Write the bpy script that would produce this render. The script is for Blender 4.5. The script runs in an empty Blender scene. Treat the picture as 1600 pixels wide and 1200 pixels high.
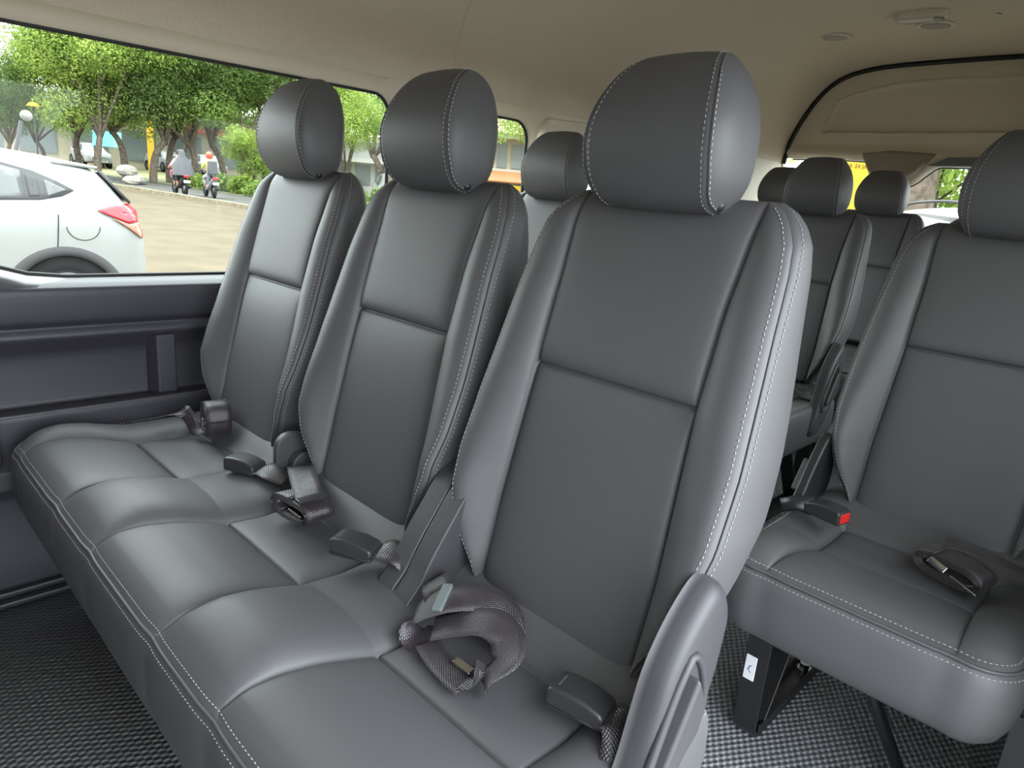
import bpy, math, random
import numpy as np
from mathutils import Vector, Matrix
random.seed(7); RNG = np.random.default_rng(11)
S = bpy.context.scene
COL = S.collection

# ------------------------------------------------------------------ camera
cd = bpy.data.cameras.new('camera'); cam = bpy.data.objects.new('camera', cd); COL.objects.link(cam)
S.camera = cam
cd.sensor_width = 36.0; cd.lens = 1072.91/1600*36.0; cd.clip_start = .02; cd.clip_end = 500
YAW, PITCH, ROLL = math.radians(43.5797), math.radians(15.33496), math.radians(4.89998)
_f = Vector((-math.sin(YAW)*math.cos(PITCH), math.cos(YAW)*math.cos(PITCH), -math.sin(PITCH)))
_r = Vector((math.cos(YAW), math.sin(YAW), 0)); _u = _r.cross(_f)
_r2 = _r*math.cos(ROLL)+_u*math.sin(ROLL); _u2 = -_r*math.sin(ROLL)+_u*math.cos(ROLL)
cam.matrix_world = Matrix(((_r2.x,_u2.x,-_f.x,.938598),(_r2.y,_u2.y,-_f.y,-.692383),(_r2.z,_u2.z,-_f.z,1.218198),(0,0,0,1)))

# ------------------------------------------------------------------ light and exposure
S.view_settings.view_transform = 'Standard'; S.view_settings.look = 'None'
S.view_settings.gamma = 1.0; S.view_settings.use_curve_mapping = False
S.view_settings.exposure = 1.6
S.cycles.use_denoising = True
S.cycles.max_bounces = 10; S.cycles.diffuse_bounces = 5; S.cycles.transparent_max_bounces = 24
SUN_DIR = Vector((.06, -.50, .86)).normalized()          # towards the sun: high, ahead of the van
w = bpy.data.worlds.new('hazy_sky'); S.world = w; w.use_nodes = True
nt = w.node_tree; nt.nodes.clear()
wo = nt.nodes.new('ShaderNodeOutputWorld'); bg = nt.nodes.new('ShaderNodeBackground')
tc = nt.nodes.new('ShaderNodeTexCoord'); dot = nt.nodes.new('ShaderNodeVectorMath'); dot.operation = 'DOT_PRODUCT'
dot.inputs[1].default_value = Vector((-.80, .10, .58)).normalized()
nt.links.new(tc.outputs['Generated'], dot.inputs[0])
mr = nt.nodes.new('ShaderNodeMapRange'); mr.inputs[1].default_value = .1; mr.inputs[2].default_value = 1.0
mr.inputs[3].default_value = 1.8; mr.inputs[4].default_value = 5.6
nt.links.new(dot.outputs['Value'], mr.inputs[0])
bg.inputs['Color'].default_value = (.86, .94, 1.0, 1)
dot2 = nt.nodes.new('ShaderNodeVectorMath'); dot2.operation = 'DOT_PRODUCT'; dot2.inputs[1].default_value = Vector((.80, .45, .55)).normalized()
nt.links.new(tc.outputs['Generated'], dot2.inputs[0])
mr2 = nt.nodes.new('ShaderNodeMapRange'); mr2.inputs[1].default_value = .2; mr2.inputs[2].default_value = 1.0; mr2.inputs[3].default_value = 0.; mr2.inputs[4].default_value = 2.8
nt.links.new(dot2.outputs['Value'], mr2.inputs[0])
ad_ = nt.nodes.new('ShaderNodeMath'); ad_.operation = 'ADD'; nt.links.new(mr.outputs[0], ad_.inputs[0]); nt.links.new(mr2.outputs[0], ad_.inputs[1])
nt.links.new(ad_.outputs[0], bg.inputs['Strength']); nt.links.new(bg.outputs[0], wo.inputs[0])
sd = bpy.data.lights.new('sun', 'SUN'); sun = bpy.data.objects.new('sun', sd); COL.objects.link(sun)
sd.energy = 2.2; sd.angle = math.radians(3); sd.color = (1.0, .94, .82)
sun.rotation_euler = SUN_DIR.to_track_quat('Z', 'Y').to_euler()
sun.location = (4, -4, 12)

# ------------------------------------------------------------------ materials
M = {}
def mat(name, col, rough=.5, metal=0., spec=.5, noise=0., nscale=20., bump=0., bscale=200., bkind='noise', coat=0., emit=None, sheen=0., col2=None, alpha_mix=None, bdist=.001):
    m = bpy.data.materials.new(name); m.use_nodes = True
    t = m.node_tree; b = t.nodes['Principled BSDF']
    b.inputs['Base Color'].default_value = (*col, 1); b.inputs['Roughness'].default_value = rough
    b.inputs['Metallic'].default_value = metal; b.inputs['Specular IOR Level'].default_value = spec
    b.inputs['Coat Weight'].default_value = coat; b.inputs['Sheen Weight'].default_value = sheen
    if emit: b.inputs['Emission Color'].default_value = (*emit[0], 1); b.inputs['Emission Strength'].default_value = emit[1]
    co = t.nodes.new('ShaderNodeTexCoord')
    if noise or col2:
        n = t.nodes.new('ShaderNodeTexNoise'); n.inputs['Scale'].default_value = nscale; n.inputs['Detail'].default_value = 4
        t.links.new(co.outputs['Object'], n.inputs['Vector'])
        r = t.nodes.new('ShaderNodeValToRGB')
        c2 = col2 if col2 else tuple(min(1, c*(1+noise)) for c in col); c1 = col if col2 else tuple(c*(1-noise) for c in col)
        r.color_ramp.elements[0].color = (*c1, 1); r.color_ramp.elements[1].color = (*c2, 1)
        r.color_ramp.elements[0].position = .35; r.color_ramp.elements[1].position = .65
        t.links.new(n.outputs['Fac'], r.inputs[0]); t.links.new(r.outputs[0], b.inputs['Base Color'])
    if bump:
        bp = t.nodes.new('ShaderNodeBump'); bp.inputs['Strength'].default_value = bump; bp.inputs['Distance'].default_value = bdist
        if bkind == 'noise': x = t.nodes.new('ShaderNodeTexNoise'); x.inputs['Detail'].default_value = 5; out = x.outputs['Fac']
        else: x = t.nodes.new('ShaderNodeTexVoronoi'); out = x.outputs['Distance']
        x.inputs['Scale'].default_value = bscale
        t.links.new(co.outputs['Object'], x.inputs['Vector']); t.links.new(out, bp.inputs['Height']); t.links.new(bp.outputs[0], b.inputs['Normal'])
    M[name] = m; return m
mat('leather', (.074,.072,.0755), .56, bump=.12, bscale=700, bkind='voronoi', spec=.65, bdist=.0005)
mat('thread', (.42,.41,.395), .7)
mat('black_metal', (.010,.010,.011), .32, spec=.6)
mat('bright_metal', (.62,.62,.60), .22, metal=1)
mat('chrome', (.75,.75,.76), .1, metal=1)
mat('grey_plastic', (.048,.046,.050), .5, bump=.15, bscale=900, bkind='voronoi', bdist=.0004)
mat('black_plastic', (.020,.020,.022), .38, bump=.1, bscale=900, bkind='voronoi', bdist=.0004)
mat('buckle_plastic', (.028,.028,.029), .36, bump=.12, bscale=800, bkind='voronoi', bdist=.0004)
mat('red_button', (.65,.02,.015), .35)
mat('panel_plastic', (.036,.034,.042), .5, bump=.2, bscale=500, bkind='voronoi', bdist=.0004)
mat('sill_plastic', (.085,.085,.092), .22, spec=.9)
mat('headliner', (.60,.52,.41), .95, noise=.05, nscale=220, bump=.5, bscale=380, bdist=.001)
mat('beige_trim', (.62,.55,.44), .6, bump=.1, bscale=600, bdist=.0005)
mat('gasket', (.008,.008,.008), .5)
mat('white_label', (.75,.74,.78), .5)
mat('ink', (.05,.07,.25), .6)
mat('print_grey', (.16,.16,.165), .5)
# ribbed webbing
def webbing(name, col):
    m = mat(name, col, .36, spec=.8); t = m.node_tree; b = t.nodes['Principled BSDF']
    uv = t.nodes.new('ShaderNodeUVMap'); wv = t.nodes.new('ShaderNodeTexWave'); wv.inputs['Scale'].default_value = 1.0
    mp = t.nodes.new('ShaderNodeMapping'); mp.inputs['Scale'].default_value = (160, 26, 1)
    mp.inputs['Rotation'].default_value = (0,0,0)
    t.links.new(uv.outputs[0], mp.inputs[0])
    sx = t.nodes.new('ShaderNodeSeparateXYZ'); t.links.new(mp.outputs[0], sx.inputs[0])
    m1 = t.nodes.new('ShaderNodeMath'); m1.operation = 'SINE'; m2 = t.nodes.new('ShaderNodeMath'); m2.operation = 'SINE'
    ad = t.nodes.new('ShaderNodeMath'); ad.operation = 'MULTIPLY'
    k1 = t.nodes.new('ShaderNodeMath'); k1.operation = 'MULTIPLY'; k1.inputs[1].default_value = 6.283
    k2 = t.nodes.new('ShaderNodeMath'); k2.operation = 'MULTIPLY'; k2.inputs[1].default_value = 6.283
    t.links.new(sx.outputs[0], k1.inputs[0]); t.links.new(sx.outputs[1], k2.inputs[0])
    t.links.new(k1.outputs[0], m1.inputs[0]); t.links.new(k2.outputs[0], m2.inputs[0])
    t.links.new(m1.outputs[0], ad.inputs[0]); t.links.new(m2.outputs[0], ad.inputs[1])
    bp = t.nodes.new('ShaderNodeBump'); bp.inputs['Strength'].default_value = .6; bp.inputs['Distance'].default_value = .0005
    t.links.new(ad.outputs[0], bp.inputs['Height']); t.links.new(bp.outputs[0], b.inputs['Normal'])
    b.inputs['Sheen Weight'].default_value = .05
    return m
mat('vent_grey', (.36,.34,.29), .6)
mat('lens_plastic', (.62,.60,.55), .15, spec=.6)
mat('white_paint', (.78,.79,.78), .22, coat=.5)
mat('rock', (.24,.225,.20), .9, noise=.2, nscale=5)
mat('sign_pale', (.20,.20,.18), .5)
mat('wall_cream', (.33,.30,.235), .9, noise=.06, nscale=2)
mat('wall_white', (.40,.40,.375), .9)
mat('window_dark', (.13,.15,.16), .3)
mat('paint_orange', (.32,.12,.05), .8)
mat('paint_red', (.50,.10,.07), .8)
mat('paint_blue', (.06,.36,.55), .8)
mat('paint_green', (.10,.50,.25), .8)
mat('paint_yellow', (.46,.29,.015), .8)
mat('print_olive', (.09,.055,.01), .8)
mat('roof_tile', (.34,.22,.14), .9, noise=.25, nscale=7)
mat('adjuster_grey', (.13,.15,.15), .35)
mat('skin_tone', (.36,.20,.13), .6)
mat('cloth_white', (.50,.50,.55), .9)
mat('cloth_dark', (.03,.03,.035), .9)
mat('cloth_pink', (.60,.12,.22), .9)
mat('cloth_lime', (.38,.55,.10), .9)
mat('cloth_pale', (.36,.40,.42), .9)
mat('veil_grey', (.075,.078,.088), .95)
mat('hair_black', (.02,.016,.014), .6)
mat('helmet_red', (.60,.07,.04), .3)
mat('scooter_silver', (.25,.26,.27), .35)
mat('concrete', (.16,.155,.14), .9, noise=.1, nscale=3)
mat('trim_brown', (.30,.255,.20), .9)
webbing('webbing', (.030,.023,.027))
# woven vinyl floor
def floor_mat():
    m = mat('floor_vinyl', (.05,.052,.055), .33, spec=.5); t = m.node_tree; b = t.nodes['Principled BSDF']
    co = t.nodes.new('ShaderNodeTexCoord'); sx = t.nodes.new('ShaderNodeSeparateXYZ'); t.links.new(co.outputs['Object'], sx.inputs[0])
    def lin(a, bb):
        p = t.nodes.new('ShaderNodeMath'); p.operation = 'MULTIPLY'; p.inputs[1].default_value = a; t.links.new(sx.outputs[0], p.inputs[0])
        q = t.nodes.new('ShaderNodeMath'); q.operation = 'MULTIPLY_ADD'; q.inputs[1].default_value = bb; t.links.new(sx.outputs[1], q.inputs[0]); t.links.new(p.outputs[0], q.inputs[2])
        s = t.nodes.new('ShaderNodeMath'); s.operation = 'COSINE'; t.links.new(q.outputs[0], s.inputs[0]); return s
    k = 2*math.pi/.0135
    a = lin(k, k*.62); c = lin(k, -k*.62)
    ml = t.nodes.new('ShaderNodeMath'); ml.operation = 'ADD'; t.links.new(a.outputs[0], ml.inputs[0]); t.links.new(c.outputs[0], ml.inputs[1])
    bp = t.nodes.new('ShaderNodeBump'); bp.inputs['Strength'].default_value = .9; bp.inputs['Distance'].default_value = .0012
    t.links.new(ml.outputs[0], bp.inputs['Height']); t.links.new(bp.outputs[0], b.inputs['Normal'])
    r = t.nodes.new('ShaderNodeMapRange'); r.inputs[1].default_value = -1.2; r.inputs[2].default_value = 2
    t.links.new(ml.outputs[0], r.inputs[0])
    cr = t.nodes.new('ShaderNodeValToRGB'); cr.color_ramp.elements[0].color = (.06,.064,.067,1); cr.color_ramp.elements[1].color = (.36,.365,.38,1)
    t.links.new(r.outputs[0], cr.inputs[0]); t.links.new(cr.outputs[0], b.inputs['Base Color'])
floor_mat()
def glass(name, tint, gloss=.08):
    m = bpy.data.materials.new(name); m.use_nodes = True; t = m.node_tree; t.nodes.clear()
    o = t.nodes.new('ShaderNodeOutputMaterial'); mx = t.nodes.new('ShaderNodeMixShader')
    tr = t.nodes.new('ShaderNodeBsdfTransparent'); tr.inputs[0].default_value = (*tint, 1)
    gl = t.nodes.new('ShaderNodeBsdfGlossy'); gl.inputs['Roughness'].default_value = .02
    fr = t.nodes.new('ShaderNodeFresnel'); fr.inputs[0].default_value = 1.22
    t.links.new(fr.outputs[0], mx.inputs[0]); t.links.new(tr.outputs[0], mx.inputs[1]); t.links.new(gl.outputs[0], mx.inputs[2]); t.links.new(mx.outputs[0], o.inputs[0])
    M[name] = m; return m
glass('window_glass', (.62,.64,.60))

# ------------------------------------------------------------------ mesh helpers
class MB:
    """collects pieces of ONE object"""
    def __init__(s): s.v = []; s.f = []; s.m = []; s.n = 0; s.uv = []
    def add(s, verts, faces, mi=0, uv=None):
        verts = [tuple(map(float, p)) for p in verts]
        s.v += verts; s.f += [tuple(i+s.n for i in f) for f in faces]; s.m += [mi]*len(faces)
        s.uv += (uv if uv is not None else [(0,0)]*len(verts)); s.n += len(verts); return s
    def box(s, a, b, mi=0):
        (x0,y0,z0),(x1,y1,z1) = a, b
        v = [(x0,y0,z0),(x1,y0,z0),(x1,y1,z0),(x0,y1,z0),(x0,y0,z1),(x1,y0,z1),(x1,y1,z1),(x0,y1,z1)]
        return s.add(v, [(0,3,2,1),(4,5,6,7),(0,1,5,4),(1,2,6,5),(2,3,7,6),(3,0,4,7)], mi)
    def tube(s, pts, r, n=8, mi=0, closed=False, caps=True, flat=None):
        pts = [Vector(p) for p in pts]; N = len(pts); rs = r if isinstance(r, (list, tuple)) else [r]*N
        V = []; prev = None
        for i, p in enumerate(pts):
            d = (pts[(i+1) % N]-pts[i-1]) if closed else (pts[min(i+1, N-1)]-pts[max(i-1, 0)])
            d.normalize()
            if prev is None: a = d.orthogonal().normalized()
            else:
                a = prev-d*prev.dot(d)
                a = a.normalized() if a.length > 1e-6 else d.orthogonal().normalized()
            prev = a; b = d.cross(a)
            for k in range(n):
                t = 2*math.pi*k/n; V.append(p+a*(rs[i]*math.cos(t))+b*(rs[i]*math.sin(t)*(flat or 1)))
        F = []
        for i in range(N if closed else N-1):
            j = (i+1) % N
            for k in range(n): F.append((i*n+k, i*n+(k+1) % n, j*n+(k+1) % n, j*n+k))
        if caps and not closed: F += [tuple(range(n))[::-1], tuple((N-1)*n+k for k in range(n))]
        return s.add(V, F, mi)
    def prism(s, poly, h0, h1, axis='x', mi=0):
        """poly 2-D outline extruded along an axis"""
        mk = {'x': lambda p,h: (h,p[0],p[1]), 'y': lambda p,h: (p[0],h,p[1]), 'z': lambda p,h: (p[0],p[1],h)}[axis]
        n = len(poly); V = [mk(p,h0) for p in poly]+[mk(p,h1) for p in poly]
        F = [tuple(range(n)), tuple(range(2*n-1, n-1, -1))]+[(i, i+n, (i+1) % n+n, (i+1) % n) for i in range(n)]
        return s.add(V, F, mi)
    def grid(s, P, mi=0, closed_u=False, uv=None):
        P = np.asarray(P, float); a, b = P.shape[:2]; F = []
        bb = b if closed_u else b-1
        for i in range(a-1):
            for j in range(bb): k = (j+1) % b; F.append((i*b+j, i*b+k, (i+1)*b+k, (i+1)*b+j))
        return s.add(P.reshape(-1, 3).tolist(), F, mi, uv)
    def ball(s, c, r, nu=12, nv=8, mi=0):
        rx, ry, rz = (r, r, r) if not isinstance(r, (tuple, list)) else r
        P = [[(c[0]+rx*math.sin(math.pi*i/nv)*math.cos(2*math.pi*j/nu), c[1]+ry*math.sin(math.pi*i/nv)*math.sin(2*math.pi*j/nu), c[2]+rz*math.cos(math.pi*i/nv)) for j in range(nu)] for i in range(nv+1)]
        return s.grid(P, mi, closed_u=True)
    def build(s, name, mats, parent=None, loc=None, smooth=True, bevel=0, seg=2, angle=40, subsurf=0, solid=0, uvs=False):
        me = bpy.data.meshes.new(name); me.from_pydata(s.v, [], s.f)
        mats = mats if isinstance(mats, (list, tuple)) else [mats]
        for m in mats: me.materials.append(M[m])
        me.polygons.foreach_set('material_index', s.m)
        me.polygons.foreach_set('use_smooth', [smooth]*len(s.f))
        if uvs:
            ul = me.uv_layers.new(name='UVMap'); li = np.empty(len(me.loops), dtype=np.int32); me.loops.foreach_get('vertex_index', li)
            ul.data.foreach_set('uv', np.asarray(s.uv, dtype=np.float32)[li].ravel())
        me.update()
        o = bpy.data.objects.new(name, me); COL.objects.link(o)
        if parent: o.parent = parent
        if loc is not None: o.location = loc
        if solid: md = o.modifiers.new('s', 'SOLIDIFY'); md.thickness = solid; md.offset = 0
        if bevel:
            md = o.modifiers.new('b', 'BEVEL'); md.width = bevel; md.segments = seg; md.limit_method = 'ANGLE'; md.angle_limit = math.radians(angle)
            wn = o.modifiers.new('w', 'WEIGHTED_NORMAL'); wn.keep_sharp = False
        if subsurf: md = o.modifiers.new('u', 'SUBSURF'); md.levels = subsurf; md.render_levels = subsurf
        return o
def tag(o, label=None, cat=None, group=None, kind=None):
    if label: o['label'] = label
    if cat: o['category'] = cat
    if group: o['group'] = group
    if kind: o['kind'] = kind
    return o
def thing(name, label, cat, loc=(0,0,0), rz=0, group=None):
    o = bpy.data.objects.new(name, None); COL.objects.link(o); o.location = loc; o.rotation_euler = (0,0,rz)
    o.empty_display_size = .1
    return tag(o, label, cat, group)
def struct(mb, name, mats, label=None, **k): return tag(mb.build(name, mats, **k), label, None, None, 'structure')
def copy_tree(o, parent=None):
    c = o.copy(); COL.objects.link(c)
    if parent: c.parent = parent
    for ch in list(o.children): copy_tree(ch, c)
    return c
def catmull(pts, n=8, closed=False):
    pts = [Vector(p) for p in pts]; N = len(pts); out = []
    rng = range(N) if closed else range(N-1)
    for i in rng:
        g = (lambda k: pts[k % N]) if closed else (lambda k: pts[max(0, min(N-1, k))])
        a, b, c, d = g(i-1), g(i), g(i+1), g(i+2)
        for k in range(n):
            t = k/n; out.append(.5*((2*b)+(c-a)*t+(2*a-5*b+4*c-d)*t*t+(3*b-a-3*c+d)*t**3))
    if not closed: out.append(pts[-1].copy())
    return out
def stitches(mb, pts, mi, pitch=.0068, ln=.0044, r=.0005, lift=0.0004):
    """short raised thread capsules along a polyline of (point, normal)"""
    P = [Vector(p) for p, n in pts]; Nn = [Vector(n) for p, n in pts]
    L = [0.]
    for a, b in zip(P, P[1:]): L.append(L[-1]+(b-a).length)
    s = pitch*.5; i = 0
    while s < L[-1]:
        while i < len(L)-2 and L[i+1] < s: i += 1
        t = (s-L[i])/max(1e-9, L[i+1]-L[i]); p = P[i].lerp(P[i+1], t); n = Nn[i].lerp(Nn[i+1], t).normalized(); d = (P[i+1]-P[i]).normalized()
        b = d.cross(n).normalized(); p = p+n*lift
        V = [p-d*ln*.5-n*r, p-d*ln*.3+n*r-b*r, p-d*ln*.3+n*r+b*r, p+d*ln*.3+n*r-b*r, p+d*ln*.3+n*r+b*r, p+d*ln*.5-n*r]
        mb.add(V, [(0,2,1),(1,2,4,3),(3,4,5),(0,1,3,5),(0,5,4,2)], mi)
        s += pitch
    return mb
# ------------------------------------------------------------------ seat pieces
FZ = .27                                     # van floor height in this scene
def sm(t): t = min(1., max(0., t)); return t*t*(3-2*t)
def lerp(a, b, t): return a+(b-a)*t
def interp(x, xs, ys): return float(np.interp(x, xs, ys))
# --- backrest: local x across, y rearward, z up from the horizontal seam
def b_spine(h): return interp(h, [-.35,-.29,-.2,-.1,0,.1,.22,.26], [-.078,-.065,-.045,-.0225,0,.028,.067,.081])
def b_w(h): return interp(h, [-.31,-.2,0,.12,.24], [.130,.132,.124,.124,.131])
def b_wp(h): return interp(h, [-.32,-.29,-.25,-.2,-.13,-.05,.05,.12,.16,.19,.21,.225,.235], [.136,.150,.174,.192,.203,.202,.194,.188,.184,.178,.168,.156,.140])
def b_Fp(h): return interp(h, [-.32,-.28,-.23,-.18,-.13,-.07,0,.1,.18,.24], [.000,.012,.028,.034,.026,.016,.008,.004,0,-.006])
def b_bul(h): return interp(h, [-.32,-.2,-.1,0,.1,.2,.24], [.006,.014,.018,.019,.017,.012,.006])
def b_rear(h): return interp(h, [-.32,-.27,-.22,-.17,-.1,0,.1,.19,.24], [.075,.095,.11,.118,.122,.112,.085,.055,.045])
def back_pt(kind, s, h, sg=1):
    w, wp, ys = b_w(h), b_wp(h), b_spine(h)
    c = 1. if h < .19 else math.sqrt(max(0., 1-((h-.19)/.045)**2))
    if kind == 'panel':
        x = s*w; d = w-x
        pf = .009*(1-math.exp(-d/.011))*(1-math.exp(-abs(h)/(.012 if h > 0 else .020)))
        over = (.004 if h > 0 else 0)*(1-math.exp(-abs(h)/.006))
        F = pf+over-.0045*math.exp(-(h/.0022)**2)-.004*math.exp(-(d/.0022)**2)
    elif kind == 'bolster':
        x = lerp(w, wp, s); L = wp-w; d = x-w; e = wp-x
        F = b_Fp(h)*sm(s*1.05)+b_bul(h)*math.sin(math.pi*min(1, s*.93+.02))**.75+.004*(1-math.exp(-d/.005))-.004*math.exp(-(d/.0022)**2)-.0035*math.exp(-(e/.0022)**2)
    Fe = b_Fp(h)+b_bul(h)*math.sin(math.pi*.95)**.75+.004
    yr = ys+b_rear(h)
    if kind in ('panel', 'bolster'): y = ys-F
    elif kind == 'side':
        yf = ys-Fe; wr = wp-.016
        x = lerp(wp, wr, s)+.016*math.sin(math.pi*s)**.8-.0035*math.exp(-((s*(yr-yf))/.0022)**2); y = lerp(yf, yr, s)
    else:
        wr = wp-.016; x = wr*(1-s); y = yr+.018*(1-math.exp(-(wr*s)/.02))
    ym = ys+b_rear(h)*.42
    y = ym+(y-ym)*c; x *= 1-.07*(1-c)
    return (sg*x, y, h)
def make_back_mesh(lowres=False):
    pn = [0,.15,.3,.45,.6,.72,.8,.86,.9,.93,.955,.975,.99,1.0]
    bo = [.03,.06,.1,.15,.22,.3,.38,.46,.54,.62,.7,.78,.84,.885,.92,.95,.97,.985,1.0]
    si = [.012,.025,.045,.08,.13,.2,.3,.4,.5,.6,.7,.8,.88,.94,1.0]
    re = [.02,.05,.1,.18,.3,.45,.6,.8,1.0]
    half = [('panel', s) for s in pn]+[('bolster', s) for s in bo]+[('side', s) for s in si]+[('rear', s) for s in re]
    ring = [(k, s, 1) for k, s in half]+[(k, s, -1) for k, s in reversed(half[1:-1])]
    hs = list(np.linspace(-.32, -.03, 26))+[-.024,-.018,-.013,-.009,-.006,-.004,-.002,0,.002,.004,.006,.009,.013,.018,.024]+list(np.linspace(.034, .19, 16))+[.19+.045*math.sin(math.radians(a)) for a in (10,20,30,40,50,60,70,78,84,88)]
    P = [[back_pt(k, s, h, g) for k, s, g in ring] for h in hs]
    mb = MB(); mb.grid(P, 0, closed_u=True)
    n = len(ring); mb.f += [tuple(range(n))[::-1], tuple((len(hs)-1)*n+k for k in range(n))]; mb.m += [0, 0]
    hh = list(np.linspace(-.305, .19, 84))+[.197,.204,.210,.216,.221,.226,.230]
    for sg in (1, -1):
        a = []; b = []
        for h in hh:
            L = b_wp(h)-b_w(h); s1 = 1-.0085/max(.02, L)
            p = Vector(back_pt('bolster', s1, h, sg)); q = Vector(back_pt('bolster', s1-.05, h, sg)); up = Vector(back_pt('bolster', s1, h+.003, sg))-p
            n_ = (p-q).cross(up).normalized()*(1 if sg > 0 else -1)
            if n_.y > 0 and abs(n_.y) > .3: n_ = -n_
            a.append((p, n_))
            D = b_rear(h)+b_Fp(h)+.01; s2 = .0095/max(.03, D)
            b.append((Vector(back_pt('side', s2, h, sg)), Vector((sg, -.25, .1)).normalized()))
        stitches(mb, a, 1); stitches(mb, b, 1)
    return mb
BACK = make_back_mesh()
# --- headrest
HP = [(.058,.216),(.024,.226),(.004,.250),(-.006,.285),(-.003,.320),(.012,.352),(.035,.379),(.062,.395),(.088,.394),(.108,.376),(.114,.340),(.112,.295),(.104,.250),(.088,.222)]
def make_head_mesh():
    prof = catmull([(0,.004+(a+.006)*.88,.216+(b-.216)*1.0) for a,b in HP], 6, True); c = Vector((0,.056,.305))
    hw = .085
    xs = [0,.022,.04,.054,.065,.073,.078,.0815,.0838,.0850]
    def hwz(z): return (1 if z < .28 else math.sqrt(max(.05, 1-((z-.28)/.150)**2)))*(1-.06*sm((.26-z)/.04))
    P = []
    def ring(x, k, out=0):
        return [(x*hwz((c+(p-c)*k).z), *(c+(p-c)*k).yz) for p in prof]
    R = []
    for x in xs:
        k = 1+.035*(1-(x/hw)**2)-.03*math.exp(-((hw-x)/.0022)**2); R.append((x, k))
    for t in (.02,.04,.07,.11,.17,.25,.35,.48,.62,.76,.88,.97):
        R.append((hw+.018*(1-(1-t)**2)**.9+.0012, (1-t)**.55 if t < .9 else (1-t)**.55))
    full = [(-x, k) for x, k in reversed(R)]+R[1:]
    P = [ring(x, k) for x, k in full]
    mb = MB(); mb.grid(P, 0, closed_u=True); n = len(prof)
    mb.f += [tuple(range(n))[::-1], tuple((len(full)-1)*n+k for k in range(n))]; mb.m += [0, 0]
    for sg in (1, -1):
        a = []; b = []
        for i in range(len(prof)+1):
            p = prof[i % n]; nrm = (p-c).normalized(); nrm.x = 0
            z = p.z; q1 = c+(p-c)*1.003; q2 = c+(p-c)*.968
            a.append((Vector((sg*.0785*hwz(z), q1.y, q1.z)), nrm))
            b.append((Vector((sg*.0885*hwz(z), q2.y, q2.z)), (nrm*.6+Vector((sg,0,0))).normalized()))
        stitches(mb, a, 1); stitches(mb, b, 1)
    return mb
HEAD = make_head_mesh()
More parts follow.
